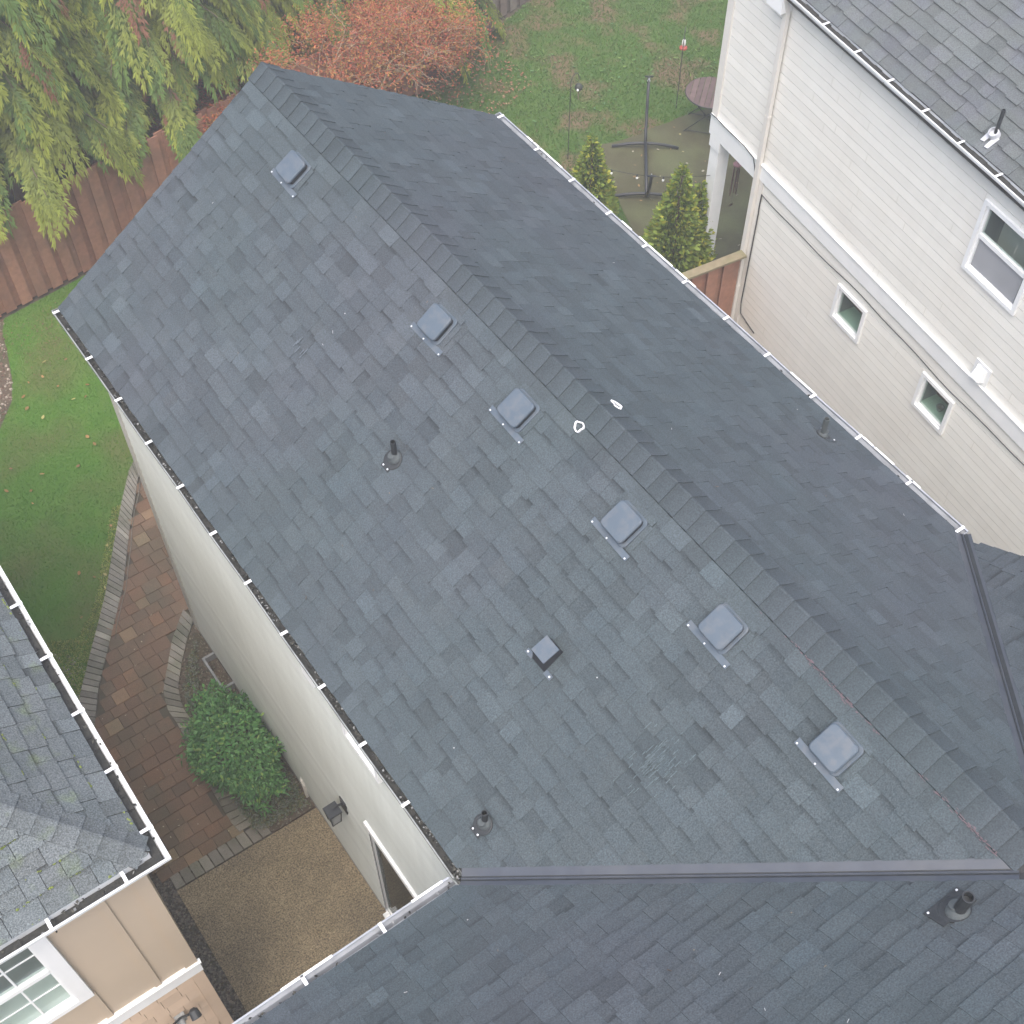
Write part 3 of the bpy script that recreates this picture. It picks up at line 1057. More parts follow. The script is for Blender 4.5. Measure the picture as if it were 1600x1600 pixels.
ridge_caps((-5.6, YRF, zf(YRF)), (XR, YRF, zf(YRF)), np.array([0, 1, -T]) / K, np.array([0, -1, -T]) / K, roof, MT['shingle'], 0.152, 0.195)


def valley(p0, p1, n1, n2, s1, s2, wide=.009):
    """folded metal; s1, s2: unit vectors in each roof plane square to the valley, pointing up the slope"""
    p0, p1 = np.asarray(p0, float), np.asarray(p1, float)
    up = unit(np.asarray(n1) + np.asarray(n2))
    s1, s2 = unit(np.asarray(s1, float)), unit(np.asarray(s2, float))
    prof = [s1 * .084 + up * .003, s1 * .010 + up * .005, s1 * .004 + up * .017, s2 * .003 + up * .018, s2 * .010 + up * .005, s2 * .070 + up * .003]
    m = MB()
    vs = [p + q for p in (p0, p1) for q in prof] + [p + q - up * .008 for p in (p0, p1) for q in prof]
    k = len(prof)
    fs = []
    for i in range(k - 1):
        fs += [(i, i + 1, k + i + 1, k + i), (2 * k + i, 3 * k + i, 3 * k + i + 1, 2 * k + i + 1), (i, 2 * k + i, 2 * k + i + 1, i + 1), (k + i, k + i + 1, 3 * k + i + 1, 3 * k + i)]
    fs += [(0, k, 3 * k, 2 * k), (k - 1, 3 * k - 1, 4 * k - 1, 2 * k - 1)]
    m.add(vs, fs)
    o = m.build('valley_flashing', MT['flash'], house)
    # dark strips painting in the shade and dark reflections beside the raised fold
    r_ = MB()
    r_.par(p0 + s1 * .010 + up * .006, p1 - p0, s1 * .007, up * .003)
    r_.par(p0 + s2 * .010 + up * .006, p1 - p0, s2 * wide, up * .003)
    r_.build('fold_shade_strip', MT['pipedark'], o, kind='stuff')
    return o


def perp(d_, N_, pos):
    s_ = np.cross(d_, N_)
    return s_ if s_[2] > 0 else -s_


dvl = unit(np.array([1, -1, T]))
valley(np.array([XL, YF, ZEL]) - dvl * .05, np.array([0, -2.58, ZR]) - dvl * .22, PL.N, PF.N, perp(dvl, PL.N, 1), perp(dvl, PF.N, 1))
dvr = unit(np.array([-1, -1, T]))
valley(np.array([XR, 0, ZER]) - dvr * .03, np.array([0, -2.58, ZR]) - dvr * .22, PR.N, PF.N, perp(dvr, PR.N, 1), perp(dvr, PF.N, 1), .03)

# gutters
gutter(house, (XL - .004, YF + .004, ZEL - .022), (XL - .004, YB + .03, ZEL - .022), (-1, 0, 0), [y_ - YF for y_ in (.70, 1.30, 1.91, 2.51, 3.11, 3.72, 4.33, 4.94, 5.56, 6.19, 6.93)],
       debris=300, cap0=False, m0=1, material='gutter_sage', lip=0, ws=.64, sludge_shade=-.045, flecks=.22, label='white gutter clogged with dark leaf debris')
gutter(house, (XL - .004, YF + .004, ZEL - .022), (-5.6, YF + .004, ZEL - .022), (0, 1, 0), [.68, 1.31, 1.95, 2.57], debris=20, cap0=False, m0=1, material='gutter_grey', lip=.6, ws=.85)
gutter(house, (XR + .004, .03, ZER - .022), (XR + .004, YB + .03, ZER - .022), (1, 0, 0), [y_ - .03 for y_ in (.08, .69, 1.32, 1.92, 2.55, 3.14, 3.75, 4.38, 4.98, 5.61, 6.23, 6.91)], debris=12, material='gutter_grey', lip=.6, ws=.85)

# walls
XW = 2.38
core = MB()
core.box((-XW + .36, -2, 0.0), (XW, 6.79, 5.8))
core.prism([(-XW + .03, 6.79, 5.8), (XW, 6.79, 5.8), (0, 6.79, 7.45)], (0, -9.2, 0))
core.box((-5.3, -6.6, 0), (2.4, -.22, 5.8))
core.box((-XW, 6.6, 0), (-XW + .36, 6.79, 5.8))
wall = core.build('wall', MT['siding'], house)
fo = MB()
fo.box((-XW - .004, -.2, 0), (-XW + .1, 0.3, .2))
fo.box((-XW - .004, 2.2, 0), (-XW + .1, 6.8, .2))
fo.build('foundation', MT['galv'], house)
DOOR = (.32, 2.12, .10, 2.62)
WIN = (1.54, 2.02, 4.77, 5.62)
sm = MB()
for b in siding((-XW, 0, 0), (0, 1, 0), (-1, 0, 0), -.2, 6.68, .18, 5.85, .133, [DOOR, WIN], .012, .012):
    k = len(sm.v)
    sm.v += b.v
    sm.f += [tuple(i + k for i in f) for f in b.f]
    sm.c += b.c
sm.build('siding', MT['siding'], wall, kind='stuff')
ct = MB()
ct.box((-XW - .022, 6.68, .15), (-XW + .1, 6.825, 5.8))
ct.build('corner_trim', MT['trimgrey'], house)
window(house, (-XW, 0, 0), (0, 1, 0), (-1, 0, 0), *WIN[:2], WIN[2], WIN[3], tw=.05, proud=.06, label='upstairs window half hidden under the eave')
# glazed patio door
O3, U3, N3 = np.array([-XW, 0, 0]), np.array([0, 1.0, 0]), np.array([-1.0, 0, 0])
dm = MB()


def wp(m, u0_, u1_, z0, z1, n0, n1, O=O3, U=U3, N=N3):
    m.par(O + U * u0_ + N * n0 + np.array([0, 0, z0]), U * (u1_ - u0_), (0, 0, z1 - z0), N * (n1 - n0))


a, b, c, d = DOOR
wp(dm, a - .04, a, c, d + .09, -.03, .02)
wp(dm, b, b + .016, c, d + .09, -.03, .012)
wp(dm, a, b, d, d + .09, -.03, .045)
wp(dm, a, b, c - .06, c, -.03, .06)
door = dm.build('patio_door', MT['white'], house)
m = MB()
mid = (a + b) / 2
for (p_, q_, n_) in ((a, mid + .03, -.04), (mid - .03, b, -.006)):
    wp(m, p_, p_ + .055, c, d, n_ - .02, n_)
    wp(m, q_ - .012, q_, c, d, n_ - .02, n_)
    wp(m, p_ + .055, q_ - .012, c, c + .09, n_ - .02, n_)
    wp(m, p_ + .055, q_ - .012, d - .05, d, n_ - .02, n_)
m.build('door_sash', MT['white'], door)
m = MB()
wp(m, mid + .025, b - .012, c + .09, d - .05, -.028, -.024)
m.build('pane', MT['glass'], door)
m = MB()
wp(m, a + .055, mid + .008, c + .09, d - .05, -.052, -.048)
m.build('pane', MT['glass'], door)
m = MB()
wp(m, a, b, c, d, -.35, -.33)
wp(m, a - .01, a, c, d, -.33, -.06)
wp(m, b, b + .01, c, d, -.33, -.06)
m.build('room', MT['dark'], door)
m = MB()
wp(m, mid + .04, mid + .06, 1.0, 1.25, -.015, .03)
m.build('handle', MT['black'], door)

m = MB()
wp(m, 2.46, 2.66, 4.98, 5.26, .002, .09)
m.build('wall_vent', MT['white'], house)
# wall lantern
lm = MB()
wp(lm, 2.60, 2.72, 1.95, 2.2, .006, .025)
lm.tube([(-XW - .02, 2.66, 2.12), (-XW - .1, 2.66, 2.17), (-XW - .15, 2.66, 2.15)], .012, 8)
lm.prism([(-XW - .15 + sx * .075, 2.66 + sy * .075, 2.1) for sx, sy in ((-1, -1), (1, -1), (1, 1), (-1, 1))], (0, 0, .03))
lm.prism([(-XW - .15 + sx * .05, 2.66 + sy * .05, 1.86) for sx, sy in ((-1, -1), (1, -1), (1, 1), (-1, 1))], (0, 0, .02))
for sx in (-1, 1):
    for sy in (-1, 1):
        lm.bar((-XW - .15 + sx * .05, 2.66 + sy * .05, 1.87), (-XW - .15 + sx * .065, 2.66 + sy * .065, 2.11), .012, .012)
lamp = lm.build('wall_lantern', MT['black'], house)
m = MB()
m.prism([(-XW - .15 + sx * .048, 2.66 + sy * .048, 1.88) for sx, sy in ((-1, -1), (1, -1), (1, 1), (-1, 1))], (0, 0, .215))
m.build('lantern_glass', MT['galv'], lamp)

# crawl space well by the wall
wm = MB()
for lo, hi in (((-2.56, 5.76, 0), (-2.53, 6.32, .13)), ((-2.53, 5.76, 0), (-2.375, 5.79, .13)), ((-2.53, 6.29, 0), (-2.375, 6.32, .13))):
    wm.box(lo, hi)
wm.build('crawl_space_well', MT['galv'], house)
wm = MB()
wm.box((-2.386, 5.84, .03), (-2.377, 6.24, .17))
wm.build('foundation_vent', MT['ventdark'], house)
dp = MB()
dp.tube([(-2.40, 3.92, .02), (-2.40, 3.92, .35), (-2.40, 3.95, .42), (-2.38, 3.97, .45)], .022, 8)
dp.build('hose_tap_pipe', MT['trimcream'], house)


# ---- roof fittings
def frame_mat(pl, u_, v_, h=0.0):
    p = pl.p(u_, v_, h) - np.array(house.location)
    X, Y, Z = pl.U, pl.V, pl.N
    if np.dot(np.cross(X, Y), Z) < 0:
        X = -X
    m = Matrix.Identity(4)
    for i in range(3):
        m[i][0], m[i][1], m[i][2], m[i][3] = X[i], Y[i], Z[i], p[i]
    return m


def rsq(w_, h_, r, z_, n_=5):
    out = []
    for cx, cy, a0 in ((w_ / 2 - r, h_ / 2 - r, 0), (-w_ / 2 + r, h_ / 2 - r, 90), (-w_ / 2 + r, -h_ / 2 + r, 180), (w_ / 2 - r, -h_ / 2 + r, 270)):
        for k in range(n_):
            t = rad(a0 + 90 * k / (n_ - 1))
            out.append((cx + r * math.cos(t), cy + r * math.sin(t), z_))
    return out


def loft(m, rings, closed_top=True, closed_bot=True):
    n_ = len(rings[0])
    vs = [p for r in rings for p in r]
    fs = []
    for i in range(len(rings) - 1):
        for k in range(n_):
            a_, b_ = i * n_ + k, i * n_ + (k + 1) % n_
            fs.append((a_, b_, b_ + n_, a_ + n_))
    if closed_top:
        fs.append(tuple(range((len(rings) - 1) * n_, len(rings) * n_)))
    if closed_bot:
        fs.append(tuple(range(n_))[::-1])
    m.add(vs, fs)


def make_vent():
    m = MB()
    loft(m, [rsq(.236, .236, .035, .07), rsq(.244, .244, .035, .073), rsq(.244, .244, .035, .09), rsq(.228, .228, .032, .098), rsq(.13, .13, .02, .100)])
    hood = m.build('roof_vent', MT['vent'], house, local=True)
    m = MB()
    loft(m, [rsq(.222, .222, .03, .0), rsq(.222, .222, .03, .072)])
    m.build('louver_neck', MT['ventdark'], hood, local=True)
    m = MB()
    loft(m, [rsq(.272, .272, .04, .008), rsq(.272, .272, .04, .022), rsq(.262, .262, .038, .026)])
    m.build('curb', MT['vent'], hood, local=True)
    m = MB()
    m.par((-.212, -.178, .012), (.424, 0, 0), (0, .05, 0), (0, 0, .004))
    m.par((-.105, -.128, .0125), (.21, 0, 0), (0, .03, 0), (0, 0, .004))
    m.build('flange', MT['vent'], hood, local=True)
    for x_ in (-.195, -.02, .195):
        m = MB()
        m.lathe([(.007, .016), (.007, .02), (.003, .022)], (x_, -.166, 0), 10)
        m.build('screw', MT['screw'], hood, local=True)
    return hood


def copy_tree(o, parent):
    c = o.copy()
    col.objects.link(c)
    c.parent = parent
    for ch in list(o.children):
        copy_tree(ch, c)
    return c


vent0 = make_vent()
ys = [5.76, 3.435, 2.316, 1.006, -.084, -1.187]
for i, y_ in enumerate(ys):
    o = vent0 if i == 0 else copy_tree(vent0, house)
    o.matrix_local = frame_mat(PL, y_ + rng.uniform(-.006, .006), (-.385 - XL) * K + rng.uniform(-.006, .006)) @ Matrix.Rotation(rad(rng.uniform(-2, 2)), 4, 'Z') @ Matrix.Rotation(rad(rng.uniform(-1.2, .6)), 4, 'X')
# pale replaced shingle strips around the vents
for y_ in ys:
    m = MB()
    p = PL.uv((-.385, y_, ZR - .385 * T))
    k = rng.uniform(1.12, 1.22)
    for (u_, v_, w_, h_) in ((-.17, .125, .31, .055), (-.19, -.1, .05, .22)):
        m.prism([PL.p(p[0] + u_ + x_ * w_, p[1] + v_ + y2 * h_, .012) for x_, y2 in ((0, 0), (1, 0), (1, 1), (0, 1))], PL.N * .0025, (k, k, k))
    m.build('patch_strip', MT['shingle'], roof)


def vent_pipe(pl, x_, y_, r, hgt, plate=(.13, .16), boot_r=.07, lower=True, squash=1.0, material='pipe'):
    zz = pl.O[2] + (-(pl.N[0] * (x_ - pl.O[0]) + pl.N[1] * (y_ - pl.O[1])) / pl.N[2])
    b_ = np.array([x_, y_, zz])
    m = MB()
    n_ = 16
    m.lathe([(r, -.02), (r, hgt), (r * .78, hgt), (r * .78, hgt - .06)], b_, n_)
    o = m.build('vent_pipe', MT[material], house, smooth=False)
    ax = (pl.U, pl.V, pl.N) if np.dot(np.cross(pl.U, pl.V), pl.N) > 0 else (-pl.U, pl.V, pl.N)
    m = MB()
    m.lathe([(boot_r * .86, .006), (boot_r * .86, .02), (boot_r * .78, .034), (boot_r * .55, .05), (r * 1.15, .07)], b_ + ax[1] * boot_r * .1, 20, ax)
    m.build('boot', MT['boot'], o, smooth=False)
    m = MB()
    m.lathe([(boot_r * 1.2, .004), (boot_r * 1.2, .015), (boot_r * 1.08, .018)], b_ - ax[1] * boot_r * .22, 20, ax)
    m.build('boot_collar', MT['pipedark'], o, smooth=False)
    m = MB()
    a_, c_ = plate
    m.par(b_ - ax[0] * a_ - ax[1] * c_ + ax[2] * .0125, ax[0] * 2 * a_, ax[1] * (c_ + .03), ax[2] * .003)
    m.build('flange', MT['shingle'] if material == 'pipe' else MT['pipedark'], o)
    for k in (-1, 1):
        m = MB()
        m.lathe([(.008, .015), (.008, .02), (.003, .022)], b_ + ax[0] * k * (a_ - .02) - ax[1] * (c_ - .02), 8, ax)
        m.build('screw', MT['screw'], o)
    return o


vent_pipe(PL, -1.215, 2.875, .024, .21, boot_r=.072, material='pipedark', plate=(.05, .12))
vent_pipe(PL, -2.235, .16, .024, .18, boot_r=.066, material='pipedark', plate=(.05, .11))
vent_pipe(PF, -.605, -2.39, .038, .25, boot_r=.085, material='pipedark', plate=(.14, .13))
vent_pipe(PR, 2.195, 1.385, .026, .23, boot_r=.06, plate=(.1, .1))

# square exhaust hood
fm = frame_mat(PL, .72, (-1.255 - XL) * K)
m = MB()
lo = [(-.074, -.058, .118), (.074, -.058, .118), (.074, .09, .09), (-.074, .09, .09)]
m.add(lo + [(p[0], p[1], p[2] + .012) for p in lo], [(3, 2, 1, 0), (4, 5, 6, 7), (0, 1, 5, 4), (1, 2, 6, 5), (2, 3, 7, 6), (3, 0, 4, 7)])
ex = m.build('exhaust_hood', MT['vent'], house, local=True)
ex.matrix_local = fm
m = MB()
m.add([(-.072, -.125, .01), (.072, -.125, .01), (.07, .08, .01), (-.07, .08, .01), (-.07, -.05, .116), (.07, -.05, .116), (.07, .08, .092), (-.07, .08, .092)],
      [(3, 2, 1, 0), (4, 5, 6, 7), (0, 1, 5, 4), (1, 2, 6, 5), (2, 3, 7, 6), (3, 0, 4, 7)])
m.build('hood_throat', MT['ventdark'], ex, local=True)
m = MB()
m.par((-.15, -.135, .012), (.075, 0, 0), (0, .04, 0), (0, 0, .004))
m.par((.075, -.135, .012), (.075, 0, 0), (0, .04, 0), (0, 0, .004))
m.build('flange', MT['vent'], ex, local=True)
for x_ in (-.13, .13):
    m = MB()
    m.lathe([(.008, .016), (.008, .02), (.003, .022)], (x_, -.115, 0), 8)
    m.build('screw', MT['screw'], ex, local=True)


# chalk marks left by the roofers
def chalk_ring(pl, x_, y_, r, sx, sy, rot=0.0):
    z_ = pl.O[2] + (-(pl.N[0] * (x_ - pl.O[0])) / pl.N[2])
    u_, v_ = pl.uv((x_, y_, z_))
    n_ = 22
    vs = []
    for k in range(n_):
        t = 2 * math.pi * k / n_
        rr = r * (1 + .12 * math.sin(3 * t + 1) + .06 * math.sin(5 * t))
        for q, h in ((rr - .009, .022), (rr, .023), (rr, .0), (rr - .009, .0)):
            X, Y = q * math.cos(t) * sx, q * math.sin(t) * sy
            vs.append(pl.p(u_ + X * math.cos(rot) - Y * math.sin(rot), v_ + X * math.sin(rot) + Y * math.cos(rot), h))
    fs = []
    for k in range(n_):
        a_, b_ = k * 4, ((k + 1) % n_) * 4
        for q in range(4):
            fs.append((a_ + q, a_ + (q + 1) % 4, b_ + (q + 1) % 4, b_ + q))
    m = MB()
    m.add(vs, fs)
    m.build('chalk_ring', MT['chalk'], house)


chalk_ring(PL, -.18, 1.835, .042, 1.0, 1.0)
chalk_ring(PR, .152, 1.825, .042, 1.25, .75, .2)
m = MB()
cr = random.Random(5)
for _ in range(260):
    y_ = cr.uniform(-2.3, -.15)
    x_ = -.165 + cr.gauss(0, .006) - .006 * math.sin(y_ * 4)
    if math.sin(y_ * 5.3) + cr.uniform(-.6, .9) < 0:
        continue
    u_, v_ = PL.uv((x_, y_, ZR + x_ * T))
    m.par(PL.p(u_, v_, .0155), PL.U * cr.uniform(.006, .03), PL.V * cr.uniform(.003, .007), PL.N * .002)
m.build('chalk_line', MT['chalkpink'], house, kind='stuff')
m = MB()
for _ in range(90):   # scuffs where the granules are worn pale
    x_, y_ = -1.2 + cr.gauss(0, .11), -.42 + cr.gauss(0, .09)
    u_, v_ = PL.uv((x_, y_, ZR + x_ * T))
    m.par(PL.p(u_, v_, .0135), PL.U * cr.uniform(.002, .007) + PL.V * cr.uniform(-.003, .003), PL.V * cr.uniform(.015, .08), PL.N * .0012, (1.75, 1.75, 1.72))
for _ in range(8):
    x_, y_ = -1.24 + cr.gauss(0, .03), 4.35 + cr.gauss(0, .06)
    u_, v_ = PL.uv((x_, y_, ZR + x_ * T))
    m.par(PL.p(u_, v_, .0135), PL.U * .008, PL.V * cr.uniform(.04, .08), PL.N * .0015, (1.9, 1.9, 1.9))
m.build('scuff_marks', MT['shingle'], roof, kind='stuff')
m = MB()
for _ in range(75):     # stray needles, seeds and paint specks lying on the shingles
    pl, u_, v_ = cr.choice([(PL, cr.uniform(-1.5, 6.8), cr.uniform(.1, 2.7)), (PR, cr.uniform(-1.5, 6.8), cr.uniform(.1, 2.7)), (PF, cr.uniform(-4.5, -2.7), cr.uniform(.1, 1.5)), (PF, cr.uniform(-2.4, -1.2), cr.uniform(1.7, 3.4))])
    if v_ < 2.8 and pl is not PF and u_ < -v_ / K + .3:
        continue
    t = cr.uniform(0, 6.28)
    L_, w_ = (cr.uniform(.012, .035), .004) if cr.random() < .7 else (.009, .009)
    X = pl.U * math.cos(t) + pl.V * math.sin(t)
    Y = pl.V * math.cos(t) - pl.U * math.sin(t)
    c = cr.choice([(.10, .07, .05), (.16, .13, .10), (.05, .05, .05), (.4, .4, .4)])
    m.par(pl.p(u_, v_, .0105), X * L_, Y * w_, pl.N * .002, c)
m.build('roof_specks', MT['litter'], roof, kind='stuff')

# ================================================================== TAN NEIGHBOUR HOUSE
XT, YT, ZT = -4.31, 1.464, 5.97
WX, YE = 6.0, 9.6
tan = thing('house', (-7.3, 5.5, 0), 'tan panelled house under a weathered grey hip roof with moss', 'house')
HR = WX / 2
dk = MB()
zr_ = ZT + HR * T
cs = [(XT, YT, ZT), (XT, YE, ZT), (XT - WX, YE, ZT), (XT - WX, YT, ZT)]
rg = [(XT - HR, YT + HR, zr_), (XT - HR, YE - HR, zr_)]
deckpoly([cs[0], cs[1], rg[1], rg[0]])
deckpoly([cs[3], cs[0], rg[0]])
deckpoly([cs[2], cs[3], rg[0], rg[1]])
deckpoly([cs[1], cs[2], rg[1]])
troof = dk.build('roof', MT['deck'], tan)
PT1 = Plane((XT, 0, ZT), (0, 1, 0), (-1, 0, T))
PT2 = Plane((0, YT, ZT), (1, 0, 0), (0, 1, T))
PT3 = Plane((XT - WX, 0, ZT), (0, 1, 0), (1, 0, T))
tr_ = random.Random(21)
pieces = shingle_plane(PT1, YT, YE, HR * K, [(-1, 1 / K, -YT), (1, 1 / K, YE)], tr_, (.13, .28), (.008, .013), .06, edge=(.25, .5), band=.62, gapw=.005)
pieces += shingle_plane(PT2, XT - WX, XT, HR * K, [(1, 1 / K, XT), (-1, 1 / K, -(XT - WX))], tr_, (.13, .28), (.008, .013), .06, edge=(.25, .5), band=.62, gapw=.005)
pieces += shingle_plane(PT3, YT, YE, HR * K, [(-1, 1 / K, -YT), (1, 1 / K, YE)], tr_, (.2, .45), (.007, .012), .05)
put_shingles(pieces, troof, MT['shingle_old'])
dh = unit(np.array([-1, 1, T]))
s1 = np.cross(dh, PT1.N)
s2 = np.cross(dh, PT2.N)
s1 = s1 if s1[2] < 0 else -s1
s2 = s2 if s2[2] < 0 else -s2
ridge_caps(np.array(cs[0]) + dh * .02, rg[0], unit(s1), unit(s2), troof, MT['shingle_old'], .16, .135, tone=.05, mean=1.0)
ridge_caps(rg[0], rg[1], np.array([-1, 0, -T]) / K, np.array([1, 0, -T]) / K, troof, MT['shingle_old'], .16, .135, tone=.05, mean=1.0)
gutter(tan, (XT + .002, YT - .002, ZT - .02), (XT + .002, YE, ZT - .02), (1, 0, 0), [y_ - YT for y_ in (1.64, 2.23, 2.82, 3.42, 4.02, 4.62, 5.2)], debris=30, cap0=False, m0=-1, sludge_shade=-.07)
gutter(tan, (XT + .002, YT - .002, ZT - .02), (XT - WX, YT - .002, ZT - .02), (0, -1, 0), [.22, .80, 1.4, 2.0], debris=30, cap0=False, m0=-1, sludge_shade=-.07)
m = MB()       # clumps of moss on the old shingles
mr = random.Random(31)
for _ in range(150):
    pl = PT1 if mr.random() < .6 else PT2
    v_ = int(mr.uniform(0, 11)) * EXPO + mr.uniform(-.012, .004)
    u_ = mr.uniform(YT + v_ / K + .1, YT + 4.0) if pl is PT1 else mr.uniform(XT - 2.2, XT - v_ / K - .1)
    L_ = mr.uniform(.02, .09)
    k = mr.uniform(.7, 1.3)
    for _2 in range(4):
        c = pl.p(u_ + mr.uniform(-L_, L_), v_ + mr.uniform(-.006, .008), .008)
        s_ = mr.uniform(.006, .016)
        m.add([c + pl.U * s_, c + pl.V * s_ * .7, c - pl.U * s_, c - pl.V * s_ * .7, c + pl.N * s_ * .7], [(0, 1, 4), (1, 2, 4), (2, 3, 4), (3, 0, 4), (3, 2, 1, 0)], (.16 * k, .2 * k, .05 * k))
m.build('roof_moss', MT['litter'], troof, kind='stuff')
YW, XWT = 1.62, -4.42
m = MB()
m.box((-10, YW + .36, 0), (XWT, 9.3, 5.86))
m.box((-4.75, YW + .005, 0), (XWT, YW + .36, 5.86))
m.box((-10, YW + .005, 0), (-9.6, YW + .36, 5.86))
twall = m.build('wall', MT['tan'], tan)
TW = (-6.2, -5.335, 4.05, 5.52)
x0s = [-9.9, TW[0], TW[1], XWT]
m = MB()
m.box((-9.9, YW, 3.31), (TW[0], YW + .012, 5.85))
m.box((TW[1], YW, 3.31), (XWT - .001, YW + .012, 5.85))
m.box((TW[0], YW, 3.31), (TW[1], YW + .012, TW[2]))
m.box((TW[0], YW, TW[3]), (TW[1], YW + .012, 5.85))
m.build('panel', MT['tan'], twall)
for x_, z0, z1 in ((-4.775, 3.31, 5.85), (-5.235, 3.31, 3.96), (-5.70, 3.31, 3.96), (-6.5, 3.31, 5.85), (-7.0, 3.31, 5.85)):
    m = MB()
    m.box((x_ - .03, YW - .016, z0), (x_ + .03, YW, z1))
    m.build('batten', MT['tan'], twall)
m = MB()
m.box((XWT - .095, YW - .02, 3.31), (XWT + .022, YW, 5.85))
m.box((XWT, YW, 3.31), (XWT + .022, YW + .1, 5.85))
m.build('corner_trim', MT['tan'], twall)
m = MB()
m.box((-9.9, YW - .03, 3.10), (XWT + .03, YW + .003, 3.305))
m.box((-9.9, YW - .045, 3.295), (XWT + .045, YW + .003, 3.315))
m.build('belly_band', MT['white'], tan)
window(tan, (0, YW, 0), (1, 0, 0), (0, -1, 0), *TW, proud=.04, rail=4.78, depth=.34, inner='blind', sillmat='white', trims=(.12, .12, .07, .1),
       muntins=[('v', -5.61, 4.08, 5.5), ('v', -5.9, 4.08, 5.5), ('h', 5.14, -6.17, -5.36), ('h', 4.42, -6.17, -5.36)], label='white gridded window beside the tan panels')
sk = random.Random(8)
z_ = 0.25
while z_ < 3.08:
    x_ = -6.4
    while x_ < XWT - .1:
        w_ = sk.uniform(.09, .24)
        b_ = min(x_ + w_ - .004, XWT - .09)
        if b_ - x_ > .03:
            st = sk.choice([0, 0, .03])
            k = sk.gauss(1, .04)
            m = MB()
            z1 = min(z_ + .20, 3.098)
            m.add([(x_, YW - .022, z_ + st), (b_, YW - .022, z_ + st), (b_, YW - .006, z1), (x_, YW - .006, z1), (x_, YW + .006, z_ + st), (b_, YW + .006, z_ + st), (b_, YW + .006, z1), (x_, YW + .006, z1)],
                  [(0, 1, 2, 3), (5, 4, 7, 6), (1, 0, 4, 5), (3, 2, 6, 7), (0, 3, 7, 4), (2, 1, 5, 6)], (k, k, k))
            m.build('shake', MT['tan2'], twall)
        x_ += w_
    z_ += .18
m = MB()
m.box((XWT - .088, YW - .028, .2), (XWT + .02, YW, 3.09))
m.box((XWT, YW, .2), (XWT + .02, YW + .1, 3.09))
m.build('corner_board', MT['tan2'], twall)
# twin flood light
m = MB()
m.box((-4.83, YW - .07, 2.36), (-4.73, YW - .022, 2.48))
m.tube([(-4.78, YW - .06, 2.42), (-4.79, YW - .13, 2.40)], .03, 10)
fl = m.build('flood_light', MT['galv'], tan)
for x_, dx in ((-4.86, -.05), (-4.70, .05)):
    m = MB()
    m.tube([(-4.78, YW - .06, 2.47), (x_, YW - .10, 2.53)], .012, 8)
    ax = (np.array([1, 0, 0.]), unit(np.array([0, .7, .7])), unit(np.array([0, -.7, .7])))
    m.lathe([(.02, .05), (.045, .03), (.052, -.05), (.046, -.052)], (x_ + dx, YW - .13, 2.56), 14, (ax[0], unit(np.array([0, -.5, .86])), unit(np.array([0, .86, .5]))))
    m.build('lamp_head', MT['black'], fl)

# ================================================================== WHITE NEIGHBOUR HOUSE
an = rad(7.3)
DV = np.array([math.sin(an), math.cos(an), 0])
NI = np.array([math.cos(an), -math.sin(an), 0])      # into the house
C0 = np.array([6.93, 6.80, 0])
ZV = np.array([0, 0, 1.0])
whouse = thing('house', tuple(C0 + NI * 3.5 - DV * 4), 'cream lap-sided two-storey house with white belly band and silver-grey roof', 'house')


def W(s_, dpt, z_):
    return C0 + DV * s_ + NI * dpt + ZV * z_


def wbox(m, s0, s1_, d0, d1, z0, z1, tint=(1, 1, 1)):
    m.par(W(s0, d0, z0), DV * (s1_ - s0), NI * (d1 - d0), ZV * (z1 - z0), tint)


m = MB()
wbox(m, -9, 0.04, .36, 7, 0, 3.03)
wbox(m, -9, 1.23, .36, 7, 3.06, 5.95)
wbox(m, -.15, .045, .004, .36, 0, 3.03)
wbox(m, 1.0, 1.235, .004, .36, 3.07, 5.9)
wbox(m, .0, 1.235, .02, 7, 3.03, 3.06)
wwall = m.build('wall', MT['siding_w'], whouse)
W1, W2, W3 = (-2.47, -1.965, 2.165, 2.665), (-4.235, -3.735, 2.15, 2.66), (-4.53, -3.735, 4.55, 5.44)
for z0, z1, s0, s1_, holes in ((.2, 3.045, -9, -.07, (W1, W2)), (3.30, 5.88, -9, 1.13, (W3,))):
    for b in siding(C0, DV, -NI, s0, s1_, z0, z1, .133, holes, .003):
        b.build('siding_board', MT['siding_w'], wwall)
m = MB()       # butt joints: short caulked seams between board ends
for _ in range(46):
    up_ = rng.random() < .6
    z_ = (3.30 if up_ else .2) + .133 * int(rng.uniform(0, 18))
    s_ = rng.uniform(-5.6, -.6)
    if z_ > 5.6 or (not up_ and z_ > 2.85):
        continue
    m.par(W(s_, -.0095, z_ + .002), DV * .004, ZV * .122 + NI * .006, -NI * .002, (.8, .8, .78))
m.build('butt_joint', MT['siding_w'], wwall, kind='stuff')
m = MB()
wbox(m, 1.13, 1.255, -.026, .1, 3.3, 5.88)
m.build('corner_trim', MT['trimcream'], whouse)
m = MB()
wbox(m, -.075, .06, -.026, .1, .1, 3.045)
m.build('corner_trim', MT['trimcream'], whouse)
m = MB()
wbox(m, -9, 1.255, -.035, .02, 3.045, 3.285)
wbox(m, -9, 1.262, -.05, .02, 3.285, 3.302)
wbox(m, .06, 1.255, -.032, .2, 2.97, 3.044)
m.build('belly_band', MT['white'], whouse)
m = MB()
wbox(m, 1.0, 1.2, -.01, .19, 0, 2.97)
wbox(m, .98, 1.22, -.03, .21, 2.78, 2.965)
m.build('porch_post', MT['white'], whouse)
